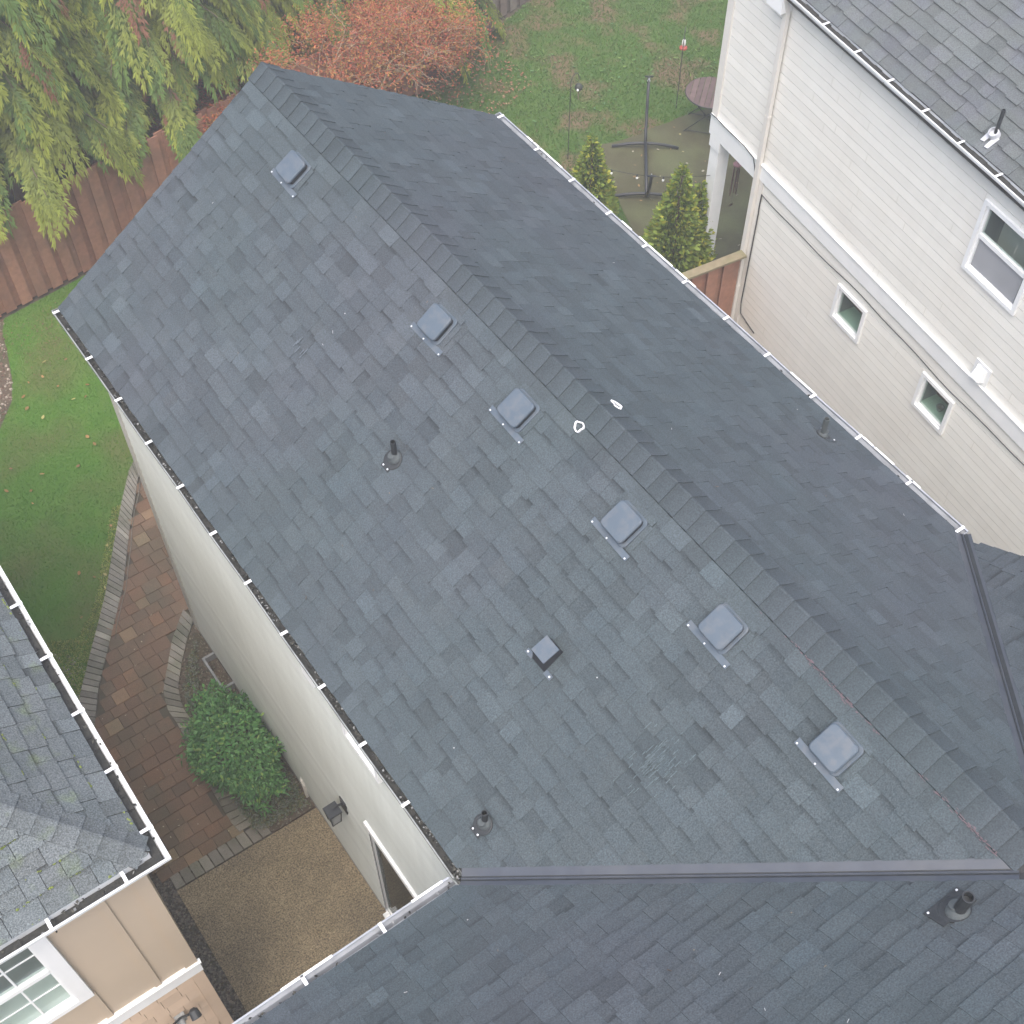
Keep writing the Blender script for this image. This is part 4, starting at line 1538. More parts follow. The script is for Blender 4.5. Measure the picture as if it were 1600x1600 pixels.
for w_, nm, kw in ((W1, 'small square window showing a green sill, nearest the downspout', {}), (W2, 'small square window with a round pot on its green sill', {}),
                   (W3, 'upper sash window with grey screen', dict(rail=5.02, lower_screen=True, depth=.5))):
    ww = window(whouse, C0, DV, -NI, *w_, tw=.05, proud=.035, label=nm, **kw)
    if w_ is W2:
        m = MB()
        m.lathe([(.03, 0), (.05, .05), (.055, .07), (.04, .07), (.035, .05)], W(-3.98, .17, w_[2] + .012), 14)
        m.build('sill_pot', MT['galv'], ww)
# downspout with elbow at the top
m = MB()
wbox(m, .0, .075, -.085, -.03, .25, 5.62)
wbox(m, -.005, .08, -.088, -.024, 4.05, 4.09)
wbox(m, -.005, .08, -.088, -.024, 1.0, 1.04)
m.par(W(.0, -.085, 5.62), DV * .075, NI * .055, ZV * .2 - NI * .07)
m.build('downspout', MT['trimcream'], whouse)
m = MB()
wbox(m, .02, .32, -.17, .0, 5.62, 5.84)
m.build('eave_return', MT['white'], whouse)
# dryer vent
m = MB()
wbox(m, -4.61, -4.35, -.03, -.012, 3.31, 3.60)
dv_ = m.build('dryer_vent', MT['white'], whouse)
m = MB()
m.add([W(-4.56, -.03, 3.36), W(-4.40, -.03, 3.36), W(-4.40, -.03, 3.55), W(-4.56, -.03, 3.55), W(-4.55, -.12, 3.40), W(-4.41, -.12, 3.40), W(-4.42, -.07, 3.53), W(-4.54, -.07, 3.53)],
      [(0, 1, 2, 3), (5, 4, 7, 6), (1, 0, 4, 5), (3, 2, 6, 7), (0, 3, 7, 4), (2, 1, 5, 6)])
m.build('hood', MT['white'], dv_)
# black cable stapled to the wall
m = MB()
pts = [W(1.25, -.055, 3.31), W(1.1, -.058, 3.33), W(.9, -.058, 3.32), W(.4, -.056, 3.33), W(.18, -.058, 3.3), W(.12, -.06, 3.2), W(.09, -.05, 3.05)]
m.tube(pts, .007, 6)
s_ = np.linspace(-.09, -8.9, 40)
m.tube([W(v, -.02, 2.84 + .02 * math.sin(v * 1.9) + .01 * math.sin(v * 5)) for v in s_], .006, 6)
m.tube([W(-.09, -.02, 2.84), W(-.085, -.02, 2.6), W(-.1, -.025, 2.5), W(-.09, -.02, 1.6), W(-.085, -.02, .75), W(-.12, -.02, .55), W(-.3, -.02, .5), W(-.5, -.02, .46)], .009, 6)
m.build('cable', MT['black'], whouse)
# roof
EO = -.075
ZW = 5.985
PW = Plane(W(0, EO, ZW), DV, NI + ZV * T)
RD = 3.6
dk = MB()
for sg in (0, 1):
    if sg == 0:
        q = [W(-9.3, EO, ZW), W(1.5, EO, ZW), W(1.5, EO + RD, ZW + RD * T), W(-9.3, EO + RD, ZW + RD * T)]
    else:
        q = [W(-9.3, EO + RD, ZW + RD * T), W(1.5, EO + RD, ZW + RD * T), W(1.5, EO + 2 * RD, ZW), W(-9.3, EO + 2 * RD, ZW)]
    deckpoly(q)
wroof = dk.build('roof', MT['deck'], whouse)
m = MB()
m.prism([W(1.22, .0, 5.95), W(1.22, 7.0, 5.95), W(1.22, 3.5, 8.2)], -DV * 10.2)
m.build('gable', MT['siding_w'], whouse)
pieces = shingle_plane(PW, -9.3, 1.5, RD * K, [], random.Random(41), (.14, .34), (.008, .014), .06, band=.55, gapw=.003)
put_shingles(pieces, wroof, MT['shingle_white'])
ridge_caps(W(-9.3, EO + RD, ZW + RD * T), W(1.5, EO + RD, ZW + RD * T), (-NI - ZV * T) / K, (NI - ZV * T) / K, wroof, MT['shingle_white'])
gutter(whouse, W(1.5, EO - .002, ZW - .022), W(-9.3, EO - .002, ZW - .022), -NI, [1.5 + .775 - .61 + .61 * k for k in range(14)], debris=8, sludge_shade=-.03)
# vent pipe in a pale lead collar
pb = W(-3.42, .10, ZW + .175 * T)
m = MB()
m.lathe([(.022, -.02), (.022, .33), (.017, .33), (.017, .28)], pb, 14)
vp = m.build('vent_pipe', MT['pipedark'], whouse)
ax = (PW.U, PW.V, PW.N) if np.dot(np.cross(PW.U, PW.V), PW.N) > 0 else (-PW.U, PW.V, PW.N)
m = MB()
m.lathe([(.062, .0), (.062, .03), (.056, .085), (.048, .09), (.044, .04)], pb, 18, ax)
for k, L_ in ((-.05, .10), (.045, .07)):
    m.prism([pb + PW.U * (k - .032) + PW.N * .012, pb + PW.U * (k + .032) + PW.N * .012, pb + PW.U * (k + .025) - PW.V * (.06 + L_) + PW.N * .012, pb + PW.U * (k - .022) - PW.V * (.05 + L_) + PW.N * .012], PW.N * .012)
m.build('lead_collar', MT['lead'], vp)

# ================================================================== FENCES
def fence(A, B, h, material, label, railm='rail', cap=False, seed=1, side=1, bw=.14, z0=.04):
    fr_ = random.Random(seed)
    A, B = np.array([*A, 0.]), np.array([*B, 0.])
    L = np.linalg.norm(B - A)
    d_ = (B - A) / L
    n_ = np.array([-d_[1], d_[0], 0])
    root = thing('wooden_fence', tuple(A), label, 'fence')
    pitch = .138
    k = int(L / pitch)
    for i in range(k):
        s_ = i * pitch + (.0 if i % 2 == 0 else .012)
        off = .052 if i % 2 else .004
        hh = h - .03 + fr_.uniform(-.012, .012) - (.05 if cap else 0)
        t = fr_.gauss(1, .1)
        t2 = t * fr_.uniform(.95, 1.05)
        m = MB()
        o = A + d_ * (s_ + .002) + n_ * off + np.array([0, 0, z0])
        lean = d_ * fr_.uniform(-.006, .006)
        m.par(o, d_ * min(.17 if i % 2 else .182, L - s_), n_ * .018, np.array([0, 0, hh - z0]) + lean, (t, t2, t2))
        m.build('board', MT[material], root)
    for z_ in (.25, h * .5, h - .20):
        m = MB()
        m.par(A + n_ * .0705 + np.array([0, 0, z_]), d_ * L, n_ * .04, (0, 0, .085))
        m.build('rail', MT[railm], root)
    for i in range(int(L / 2.4) + 1):
        m = MB()
        m.par(A + d_ * (i * 2.4 + .02) + n_ * .111, d_ * .09, n_ * .09, (0, 0, h - .06))
        m.build('post', MT[railm], root)
    if cap:
        m = MB()
        m.par(A + n_ * -.07 + np.array([0, 0, h - .045]), d_ * L, n_ * .14, (0, 0, .04))
        m.build('cap_rail', MT[railm], root)
    return root


fence((-4.6, 13.46), (6.3, 14.62), 1.84, 'wood', 'reddish cedar board fence behind the lawn, under the drooping conifers', 'wood', seed=2)
fence((6.3, 15.14), (12.6, 16.45), 1.84, 'woodgrey', 'weathered grey board fence behind the rough garden lawn', 'woodgrey', seed=3)
fence((2.42, 7.37), (6.84, 6.785), 1.74, 'wood', 'short cedar fence between the two houses with mossy cap rail', cap=True, seed=4)

# ================================================================== TREES AND SHRUBS
def make_frond(seed):
    """flat lacy fan: axis along x, side shoots in the xy plane, one unit long"""
    g = np.random.default_rng(seed)
    P_, D_, L_, td = [], [], [], []
    for i in range(13):
        t = .05 + .93 * i / 12
        sg = 1 if i % 2 else -1
        ln = (.42 * (1 - t) ** .6 + .10) * g.uniform(.8, 1.15)
        an_ = rad(g.uniform(28, 48)) * sg
        d_ = np.array([math.cos(an_), math.sin(an_), 0])
        nn_ = max(2, int(ln / .10))
        for j in range(nn_):
            f = (j + .4) / nn_
            for s2 in (-1, 1, 0):
                a2 = an_ + rad(30) * s2 + g.normal(0, .12)
                P_.append(np.array([t, 0, 0]) + d_ * ln * f + np.array([0, 0, g.normal(0, .012)]))
                D_.append([math.cos(a2), math.sin(a2), g.normal(0, .15)])
                L_.append(g.uniform(.11, .19))
                td.append(min(1., t * .55 + f * .55))
    P_, D_, L_, td = np.array(P_), np.array(D_), np.array(L_), np.array(td)
    V_ = quads(P_, D_, np.tile([0, 0, 1.], (len(P_), 1)), L_ * 1.15, L_ * .27)
    return V_, None, td


FROND = [make_frond(900 + i) for i in range(6)]


def cedar(loc, H, R, label, seed, lean=(0, 0), z0=.6, nb=120, bright=1.0):
    g = np.random.default_rng(seed)
    root = thing('cedar_tree', (*loc, 0), label, 'tree', 'drooping conifers along the cedar fence')
    B = np.array([*loc, 0.])
    top = B + np.array([lean[0], lean[1], H])
    m = MB()
    pts = [B + (top - B) * t + np.array([math.sin(t * 5) * .05, math.cos(t * 4) * .05, 0]) for t in np.linspace(0, 1, 9)]
    m.tube(pts, [.17 * (1 - t * .93) + .012 for t in np.linspace(0, 1, 9)], 10)
    m.build('trunk', MT['bark'], root, smooth=True)
    bm_ = MB()
    VV, TT = [], []
    for i in range(nb):
        f = (i + g.uniform(0, 1)) / nb
        zt = z0 / H + (1 - z0 / H) * f ** 1.05
        if zt > .985:
            continue
        p0 = B + (top - B) * zt
        ang = i * 2.39996 + g.uniform(-.35, .35)
        Lb = (R * (1 - zt) ** .72 + .22) * g.uniform(.75, 1.12)
        dh_ = np.array([math.cos(ang), math.sin(ang), 0])
        n_ = 9
        ss = np.linspace(0, 1, n_)
        bp = [p0 + dh_ * Lb * s_ + ZV * (Lb * (.22 * s_ - .5 * s_ ** 2)) for s_ in ss]
        bm_.tube(bp, [.022 * (1 - s_ * .85) + .003 for s_ in ss], 5, caps=False)
        bp = np.array(bp)
        # hanging fronds along the branch
        k = int(7 + Lb * 9)
        for j in range(k):
            s_ = min(.2 + .82 * (j + g.uniform(0, 1)) / k, 1.0)
            q = s_ * (n_ - 1)
            a_ = min(int(q), n_ - 2)
            base = bp[a_] + (bp[a_ + 1] - bp[a_]) * (q - a_)
            tan_ = unit(bp[a_ + 1] - bp[a_])
            sd_ = np.cross(tan_, ZV)
            side = (1 if j % 2 else -1) * g.uniform(.1, 1.0) * (1.15 - s_ * .7)
            X_ = unit(tan_ + sd_ * side + ZV * g.uniform(-.35, .1))
            Y_ = unit(np.cross(ZV, X_) + ZV * g.normal(0, .2))
            sc = g.uniform(.30, .52) * (.8 + .3 * s_)
            tv, tx_, td = FROND[g.integers(0, len(FROND))]
            q_ = tv * sc
            dist = tv[:, 0]
            ver = base + X_ * q_[:, :1] + Y_ * q_[:, 1:2] + np.cross(X_, Y_) * q_[:, 2:3]
            ver = ver - ZV * (sc * (g.uniform(.45, .8) * dist ** 2 + .5 * tv[:, 1] ** 2))[:, None]
            VV.append(ver)
            r_ = g.random()
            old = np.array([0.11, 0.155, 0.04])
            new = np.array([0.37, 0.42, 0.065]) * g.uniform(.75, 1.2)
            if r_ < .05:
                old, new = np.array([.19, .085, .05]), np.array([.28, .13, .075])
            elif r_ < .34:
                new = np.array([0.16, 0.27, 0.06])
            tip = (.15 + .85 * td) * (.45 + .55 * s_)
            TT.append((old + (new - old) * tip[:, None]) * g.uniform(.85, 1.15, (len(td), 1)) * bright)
    bm_.build('branches', MT['bark'], root, kind='stuff')
    np_mesh('crown', np.concatenate(VV), 4, np.concatenate(TT), MT['leaf'], root, kind='stuff')
    return root


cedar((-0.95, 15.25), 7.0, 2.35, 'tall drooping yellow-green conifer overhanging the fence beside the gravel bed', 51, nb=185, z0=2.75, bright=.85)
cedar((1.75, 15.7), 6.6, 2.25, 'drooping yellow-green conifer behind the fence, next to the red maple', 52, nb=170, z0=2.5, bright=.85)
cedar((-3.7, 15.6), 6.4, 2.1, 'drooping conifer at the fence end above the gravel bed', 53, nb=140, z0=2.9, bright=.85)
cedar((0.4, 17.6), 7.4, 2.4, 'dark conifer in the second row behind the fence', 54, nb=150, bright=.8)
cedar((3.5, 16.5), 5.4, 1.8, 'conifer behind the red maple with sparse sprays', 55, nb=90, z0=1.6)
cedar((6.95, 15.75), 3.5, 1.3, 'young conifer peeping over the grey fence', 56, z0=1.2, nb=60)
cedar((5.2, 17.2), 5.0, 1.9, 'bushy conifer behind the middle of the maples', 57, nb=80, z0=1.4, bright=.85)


def maple(loc, H, R, label, seed):
    g = np.random.default_rng(seed)
    r2 = random.Random(seed)
    root = thing('maple_tree', (*loc, 0), label, 'tree')
    B = np.array([*loc, 0.])
    tw = MB()
    tips = []

    def grow(p, d_, L, r, dep):
        n_ = 4
        pts = [p]
        for i in range(n_):
            d_ = unit(d_ + g.normal(0, .16, 3) + np.array([0, 0, -.02 * dep]))
            pts.append(pts[-1] + d_ * L / n_)
        tw.tube(pts, [r * (1 - .12 * i) for i in range(n_ + 1)], 5 if dep < 3 else 4, caps=False)
        if dep >= 3:
            tips.append((pts[-1], d_))
            tips.append((pts[2], d_))
        if dep < 5:
            for k in range(3 if dep < 2 else 2 + (r2.random() < .45)):
                th = r2.uniform(0, 6.28)
                sp = unit(d_ + np.array([math.cos(th), math.sin(th), r2.uniform(-.25, .35)]) * (.75 if dep else .9))
                grow(pts[-1] if k else pts[3], sp, L * r2.uniform(.62, .85), r * .6, dep + 1)
    m = MB()
    m.tube([B, B + np.array([.03, .02, .3]), B + np.array([.0, .05, .55])], [.085, .07, .06], 10)
    m.build('trunk', MT['bark'], root, smooth=True)
    for k in range(6):
        th = k * 1.047 + r2.uniform(-.3, .3)
        grow(B + np.array([0, .04, .45]), unit(np.array([math.cos(th) * 1.0, math.sin(th) * 1.0, 1.0])), R * .45, .034, 0)
    tw.build('branches', MT['twig'], root, kind='stuff')
    tp = np.array([t[0] for t in tips])
    # leaves kept on the far and upper shoots, the rest already dropped
    keep = (tp[:, 1] - loc[1]) * .55 + (tp[:, 2] - 1.25) * .5 + g.normal(0, .5, len(tp)) > .0
    tp = tp[keep]
    n_ = len(tp) * 24
    idx = g.integers(0, len(tp), n_)
    P0 = tp[idx] + g.normal(0, .12, (n_, 3))
    th = g.uniform(0, 6.28, n_)
    D_ = np.stack([np.cos(th), np.sin(th), g.uniform(-.7, .1, n_)], 1)
    Nn_ = unit(g.normal(0, .4, (n_, 3)) + np.array([0, 0, 1.]))
    pal = np.array([(.36, .09, .05), (.40, .13, .055), (.30, .08, .045), (.36, .18, .06), (.26, .18, .05)])
    c_ = pal[g.integers(0, 5, n_)] * g.uniform(.75, 1.25, (n_, 1))
    np_mesh('crown', leaves(P0, D_, Nn_, g.uniform(.03, .058, n_), g.uniform(.014, .026, n_), .1), 6, c_, MT['leaf'], root, kind='stuff')


maple((4.85, 14.2), 2.4, 2.1, 'thinning red maple with bare tan twigs in front of the fence', 61)
maple((6.1, 14.75), 2.0, 1.15, 'smaller russet maple beside the grey fence', 62)
maple((3.0, 14.1), 1.6, 1.6, 'low orange-brown maple at the end of the cedar fence by the gable', 63)


def arborvitae(loc, H, R, label, seed, n_=9000):
    g = np.random.default_rng(seed)
    root = thing('arborvitae', (*loc, 0), label, 'shrub')
    B = np.array([*loc, 0.])
    m = MB()
    m.tube([B, B + ZV * H * .92], [.05, .008], 8)
    m.build('trunk', MT['bark'], root)
    f = 1 - np.sqrt(g.uniform(0.0, 1, n_))
    f = np.clip(f * 1.02, 0.02, .985)
    ang = g.uniform(0, 6.283, n_)
    lob = 1 + .10 * np.sin(ang * 5 + f * 9) + .07 * np.sin(ang * 9 - f * 14)
    rr = R * np.clip((1 - f) ** .82, .02, 1) * lob * g.uniform(.62, 1.03, n_) * np.minimum(1, .75 + f * 2)
    outv = np.stack([np.cos(ang), np.sin(ang), np.zeros(n_)], 1)
    P0 = B + outv * rr[:, None] + ZV * (f * H)[:, None]
    D_ = unit(outv * .75 + ZV * g.uniform(.15, .9, (n_, 1)) + g.normal(0, .28, (n_, 3)))
    Nn_ = unit(np.cross(outv, ZV) + g.normal(0, .35, (n_, 3)))
    ll = g.uniform(.07, .15, n_) * (1 - .35 * f)
    ww = ll * g.uniform(.35, .55, n_)
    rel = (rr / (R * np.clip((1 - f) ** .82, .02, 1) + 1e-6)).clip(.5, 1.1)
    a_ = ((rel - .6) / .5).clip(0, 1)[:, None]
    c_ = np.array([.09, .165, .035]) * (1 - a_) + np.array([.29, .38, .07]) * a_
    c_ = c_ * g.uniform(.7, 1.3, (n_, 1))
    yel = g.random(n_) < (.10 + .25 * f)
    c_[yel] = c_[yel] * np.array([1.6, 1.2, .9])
    np_mesh('crown', leaves(P0, D_, Nn_, ll, ww, .05), 6, c_, MT['leaf'], root, kind='stuff')


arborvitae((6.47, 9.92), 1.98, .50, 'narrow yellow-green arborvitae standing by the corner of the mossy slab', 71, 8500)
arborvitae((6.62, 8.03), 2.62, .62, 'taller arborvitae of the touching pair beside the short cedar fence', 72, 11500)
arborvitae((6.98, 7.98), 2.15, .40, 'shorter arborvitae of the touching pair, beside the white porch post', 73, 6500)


def shrub(loc, rx, ry, H, label, seed, n_=7000):
    g = np.random.default_rng(seed)
    root = thing('shrub', (*loc, 0), label, 'shrub')
    B = np.array([*loc, 0.])
    m = MB()
    for k in range(14):
        th = k * 2.4
        r_ = .3 + .55 * ((k * .37) % 1)
        m.tube([B + np.array([math.cos(th) * .05, math.sin(th) * .05, 0]), B + np.array([math.cos(th) * rx * r_ * .5, math.sin(th) * ry * r_ * .5, H * .45]),
                B + np.array([math.cos(th) * rx * r_, math.sin(th) * ry * r_, H * (.95 - .3 * r_)])], [.018, .012, .005], 5)
    m.build('stem', MT['bark'], root, kind='stuff')
    ang = g.uniform(0, 6.283, n_)
    ph = np.arccos(g.uniform(-.35, 1, n_))
    rel = g.uniform(.5, 1.0, n_) ** .6 * (1 + .16 * (g.random(n_) < .06))
    lob = 1 + .15 * np.sin(ang * 3 + ph * 3 + .7) + .10 * np.sin(ang * 7 - ph * 6)
    outv = np.stack([np.sin(ph) * np.cos(ang), np.sin(ph) * np.sin(ang), np.cos(ph)], 1)
    P0 = B + outv * (rel * lob)[:, None] * np.array([rx, ry, H * .55]) + ZV * H * .45
    P0[:, 2] = np.maximum(P0[:, 2], .05)
    P0[:, 0] = np.minimum(P0[:, 0], -2.43)
    D_ = unit(outv * .5 + g.normal(0, .6, (n_, 3)) + ZV * .1)
    Nn_ = unit(outv * .7 + ZV * .6 + g.normal(0, .35, (n_, 3)))
    pal = np.array([(.11, .28, .085), (.15, .33, .10), (.085, .21, .07), (.26, .40, .11), (.19, .38, .16)])
    c_ = pal[g.choice(5, n_, p=[.3, .3, .2, .08, .12])] * g.uniform(.75, 1.25, (n_, 1))
    np_mesh('crown', leaves(P0, D_, Nn_, g.uniform(.03, .095, n_), g.uniform(.016, .04, n_), .25), 6, c_, MT['leaf'], root, kind='stuff')


shrub((-2.86, 4.78), .47, .74, 1.05, 'dense glossy green shrub against the pale house wall', 81, 8500)
# low ground cover round the shrub
g2 = np.random.default_rng(85)
n_ = 2600
P2 = scatter([(-3.15, 3.85), (-2.45, 3.8), (-2.42, 4.6), (-2.9, 4.3), (-3.2, 5.4)], n_)
P2 = np.concatenate([P2, scatter([(-2.45, 6.7), (-2.75, 6.4), (-2.98, 6.05), (-3.02, 5.75), (-2.75, 6.0), (-2.6, 6.4)], 500)])
n_ = len(P2)
P0 = np.concatenate([P2, g2.uniform(.01, .10, (n_, 1))], 1)
th = g2.uniform(0, 6.28, n_)
D_ = np.stack([np.cos(th), np.sin(th), g2.uniform(-.2, .6, n_)], 1)
Nn_ = unit(g2.normal(0, .4, (n_, 3)) + ZV)
pal = np.array([(.13, .17, .10), (.19, .22, .16), (.10, .13, .06), (.24, .25, .20), (.2, .19, .08)])
np_mesh('ground_cover', leaves(P0, D_, Nn_, g2.uniform(.02, .05, n_), g2.uniform(.012, .024, n_), .2), 6, pal[g2.integers(0, 5, n_)], MT['leaf'],
        label='low greyish ground cover round the foot of the shrub', cat='ground cover', kind='stuff')

# ================================================================== GARDEN THINGS
# hammock stand
fa, fb = np.array([8.60, 11.06, 0]), np.array([7.79, 10.02, 0])
bd = unit(fa - fb)
bs = np.array([bd[1], -bd[0], 0])
hs = thing('hammock_stand', tuple((fa + fb) / 2), 'empty black steel hammock stand on the mossy slab', 'hammock stand')
m = MB()
m.tube([fb + ZV * .13, fa + ZV * .13], .028, 10)
m.build('beam', MT['black'], hs, smooth=True)
for c_, sg in ((fa, 1), (fb, -1)):
    m = MB()
    m.tube([c_ + bs * t * .58 + ZV * (.03 + .085 * (1 - t * t)) for t in np.linspace(-1, 1, 11)], .026, 10)
    m.build('foot', MT['black'], hs, smooth=True)
    tip = c_ + bd * sg * .64 + ZV * 1.02
    m = MB()
    m.tube([c_ + ZV * .13, c_ + bd * sg * .18 + ZV * .22, c_ + bd * sg * .42 + ZV * .58, tip], .026, 10)
    ar = m.build('arm', MT['black'], hs, smooth=True)
    m = MB()
    m.bar(tip - bs * .07, tip + bs * .07, .02, .02)
    m.build('cross_pin', MT['black'], ar)
    m = MB()
    h_ = tip - bd * sg * .05 - ZV * .05
    m.tube([h_ + ZV * .05, h_ + bs * .02, h_ - ZV * .05, h_ - bs * .02, h_ + ZV * .045], .007, 6)
    m.build('snap_hook', MT['screw'], ar)


def hook(loc, H, dirv, label, item):
    root = thing('shepherd_hook', (*loc, 0), label, 'garden hook')
    B = np.array([*loc, 0.])
    dirv = unit(np.array([*dirv, 0.]))
    m = MB()
    pts = [B, B + ZV * H * .5, B + ZV * (H - .18)]
    R_ = .11
    for t in np.linspace(0, math.pi * 1.05, 10):
        pts.append(B + ZV * (H - .18 + R_ * math.sin(t) * 1.3) + dirv * R_ * (1 - math.cos(t)))
    e_ = pts[-1]
    pts.append(e_ + dirv * .03 + ZV * -.01)
    m.tube(pts, .0075, 6)
    m.build('rod', MT['iron'], root)
    m = MB()
    m.tube([B + dirv * -.06 + ZV * .1, B + dirv * .06 + ZV * .1], .007, 6)
    m.build('step_bar', MT['iron'], root)
    return e_


e1 = hook((7.33, 11.62), 1.72, (.8, .2), 'thin shepherd hook by the lone arborvitae', 0)
fd = thing('hanging_ornament', tuple(e1 - ZV * .42), 'small dark glass ornament with pale tail hanging from the hook', 'ornament')
m = MB()
m.tube([e1, e1 - ZV * .10], .003, 5)
m.lathe([(.01, -.24), (.055, -.20), (.07, -.16), (.05, -.11), (.015, -.09)], e1, 14)
m.build('body', MT['iron'], fd, smooth=True)
m = MB()
m.lathe([(.012, -.19), (.02, -.17), (.012, -.15)], e1 + np.array([-.055, -.045, 0]), 10)
m.build('glass_bead', MT['glow'], fd)
m = MB()
m.lathe([(.006, -.42), (.014, -.38), (.012, -.24)], e1, 8)
m.build('tail', MT['rail'], fd)
e2 = hook((9.75, 11.60), 1.62, (.5, .5), 'thin shepherd hook holding a red bird feeder', 0)
fd = thing('bird_feeder', tuple(e2 - ZV * .4), 'small red and clear hanging bird feeder', 'bird feeder')
m = MB()
m.tube([e2, e2 - ZV * .09], .003, 5)
m.lathe([(.012, -.14), (.02, -.12), (.008, -.09)], e2, 10)
m.build('hanger', MT['iron'], fd)
m = MB()
m.lathe([(.028, -.27), (.038, -.22), (.03, -.15), (.014, -.13)], e2, 14)
m.build('bottle', MT['glow'], fd, smooth=True)
m = MB()
m.lathe([(.045, -.33), (.07, -.315), (.068, -.29), (.035, -.265)], e2, 16)
m.build('tray', MT['red'], fd)

# round folding table
tc = np.array([9.86, 10.90, .71])
tb = thing('folding_table', (tc[0], tc[1], 0), 'round dark slatted folding table on crossed legs', 'table')
ta = rad(-50)
tx, ty = np.array([math.cos(ta), math.sin(ta), 0]), np.array([-math.sin(ta), math.cos(ta), 0])
RT = .43
ns = 9
for i in range(ns):
    a_, b_ = -RT + 2 * RT * i / ns + .004, -RT + 2 * RT * (i + 1) / ns - .004
    xs = np.linspace(a_, b_, 5)
    up_ = [tc + tx * x_ + ty * math.sqrt(max(RT * RT - x_ * x_, 0.0004)) for x_ in xs]
    dn_ = [tc + tx * x_ - ty * math.sqrt(max(RT * RT - x_ * x_, 0.0004)) for x_ in xs[::-1]]
    k = rng.uniform(.85, 1.2)
    m = MB()
    m.prism(dn_[::-1] + up_[::-1], (0, 0, .018), (k, k, k))
    m.build('slat', MT['tablewood'], tb)
m = MB()
m.tube([tc + tx * math.cos(t) * RT + ty * math.sin(t) * RT + ZV * .006 for t in np.linspace(0, 6.2832, 33)], .012, 6)
m.build('rim', MT['black'], tb)
for sx in (-1, 1):
    for sg in (-1, 1):
        m = MB()
        m.tube([tc + tx * .30 * sx * sg + ty * .22 * sg + ZV * -.0, np.array([tc[0], tc[1], .02]) - tx * .36 * sx * sg + ty * .24 * sg], .010, 7)
        m.build('leg', MT['iron'], tb)
for sg in (-1, 1):
    m = MB()
    m.tube([np.array([tc[0], tc[1], .05]) + ty * .24 * sg - tx * .34, np.array([tc[0], tc[1], .05]) + ty * .24 * sg + tx * .34], .008, 6)
    m.build('stretcher', MT['iron'], tb)

# wind chime under the porch ceiling
cp = np.array([7.80, 8.09, 2.0])
wc = thing('wind_chime', tuple(cp - ZV * .8), 'wind chime with rose disc and bronze tubes under the porch beam', 'wind chime')
m = MB()
m.lathe([(.062, .0), (.066, .006), (.066, .02), (.058, .026)], cp, 20)
top_ = m.build('disc', MT['pink'], wc)
m = MB()
m.tube([cp + ZV * .02, cp + ZV * 1.06], .003, 5)
for k in range(3):
    t = k * 2.094
    m.tube([cp + np.array([math.cos(t) * .05, math.sin(t) * .05, .02]), cp + ZV * .18], .002, 4)
m.tube([cp, cp - ZV * .75], .002, 4)
m.build('cord', MT['black'], wc, kind='stuff')
for k in range(5):
    t = k * 1.2566 + .3
    q = cp + np.array([math.cos(t) * .045, math.sin(t) * .045, -.05])
    m = MB()
    m.tube([q + ZV * .05, q], .0015, 4)
    m.tube([q, q - ZV * (.42 + .05 * ((k * 2) % 5) / 2)], .010, 8)
    m.build('tube', MT['chimetube'], wc)
m = MB()
q = cp - ZV * .75
m.prism([q + np.array([.0, .0, .0]), q + np.array([.06, .02, -.03]), q + np.array([.05, .04, -.1]), q + np.array([-.03, .03, -.07])], (.004, -.006, .003))
m.build('sail', MT['chimetube'], wc)

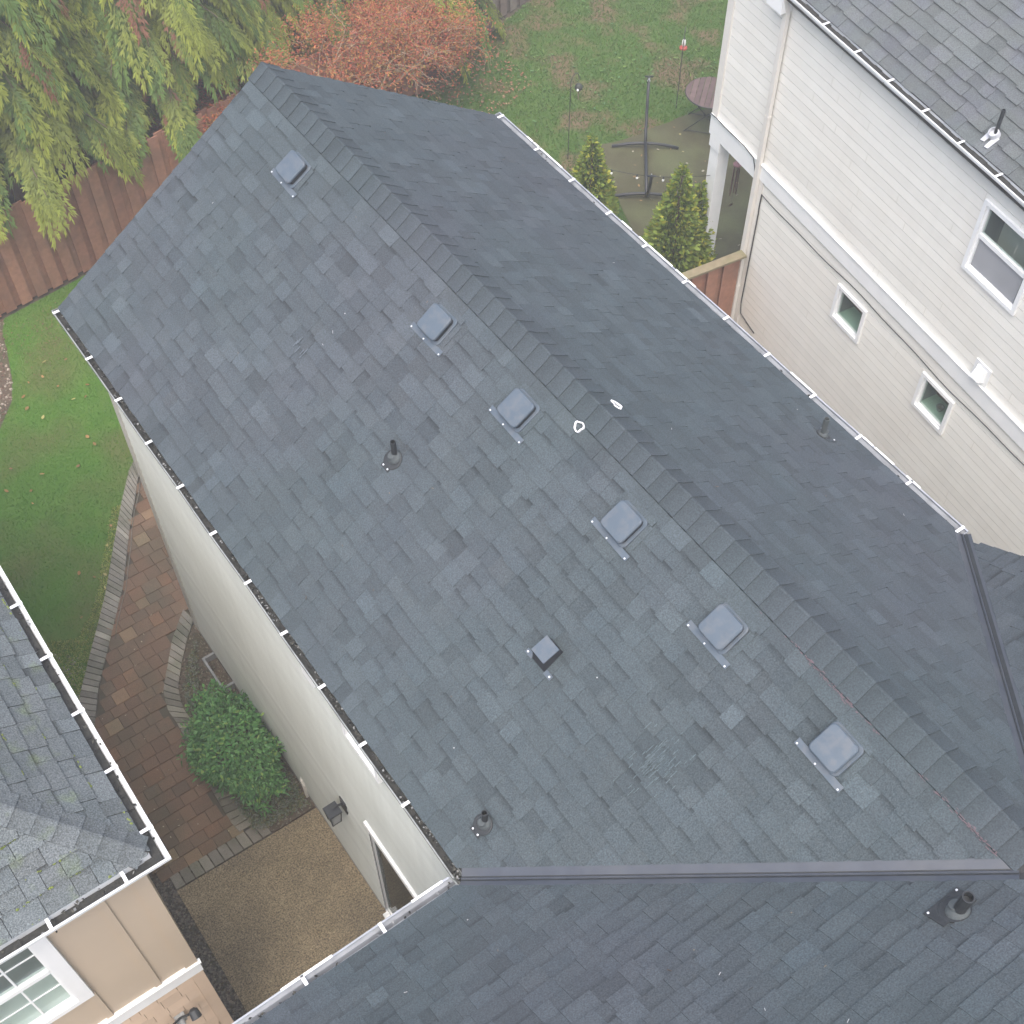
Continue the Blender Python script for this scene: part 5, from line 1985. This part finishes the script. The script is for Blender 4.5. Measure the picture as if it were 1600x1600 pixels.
# string light sagging from the porch post to the lone arborvitae
sl = thing('string_lights', (7.25, 8.0, 2.3), 'thin wire of clear bulbs strung from the porch post', 'string lights')
q0, q1 = W(1.1, -.02, 2.30), np.array([6.40, 9.75, 1.55])
pts = [q0 + (q1 - q0) * t - ZV * .22 * 4 * t * (1 - t) * .5 for t in np.linspace(0, 1, 14)]
m = MB()
m.tube(pts, .004, 5)
m.build('wire', MT['black'], sl)
for k in (2, 5, 8, 11):
    m = MB()
    m.lathe([(.012, -.0), (.014, -.035), (.012, -.04)], pts[k], 8)
    so = m.build('socket', MT['black'], sl)
    m = MB()
    m.lathe([(.008, -.085), (.018, -.075), (.02, -.06), (.011, -.035)], pts[k], 10)
    m.build('bulb', MT['glow'], so, smooth=True)

# round black pot by the fence
pt_ = np.array([.80, 13.62, 0])
po = thing('plant_pot', tuple(pt_), 'empty round dark pot at the foot of the cedar fence', 'pot')
m = MB()
m.lathe([(.12, 0), (.165, .3), (.18, .3), (.18, .335), (.155, .335), (.145, .25), (.10, .2)], pt_, 24)
m.build('pot_wall', MT['pipedark'], po, smooth=False)
m = MB()
m.lathe([(.14, .2), (.14, .25)], pt_, 20)
m.build('potting_soil', MT['soil'], po)

# pale cord lying along the path edge
cd = MB()
cpts = [(-1.86, 9.55), (-2.05, 9.25), (-2.2, 9.06), (-2.38, 8.78), (-2.5, 8.55), (-2.72, 8.2), (-2.86, 7.96), (-3.05, 7.72), (-3.25, 7.45), (-3.33, 7.3)]
cd.tube([(x_, y_, .04 + .003 * math.sin(i * 1.7)) for i, (x_, y_) in enumerate(cpts)], .005, 6)
cd.build('garden_cord', MT['edging'], None, label='pale cord lying along the inner side of the stone edging', cat='cord', smooth=True)

# ================================================================== DAMP AIR
hz = MB()
hz.box((-59, -49, -1.2), (69, 79, 17.5))
ho = hz.build('haze', None, None, label='pale damp air over the gardens', cat='haze', kind='stuff')
hm = bpy.data.materials.new('haze_air')
hm.use_nodes = True
hn, hl = hm.node_tree.nodes, hm.node_tree.links
hn.remove(hn['Principled BSDF'])
pv = hn.new('ShaderNodeVolumePrincipled')
pv.inputs['Color'].default_value = (1.0, 0.985, 0.96, 1)
pv.inputs['Density'].default_value = 0.0064
pv.inputs['Anisotropy'].default_value = 0.2
hl.new(pv.outputs[0], hn['Material Output'].inputs['Volume'])
ho.data.materials.append(hm)
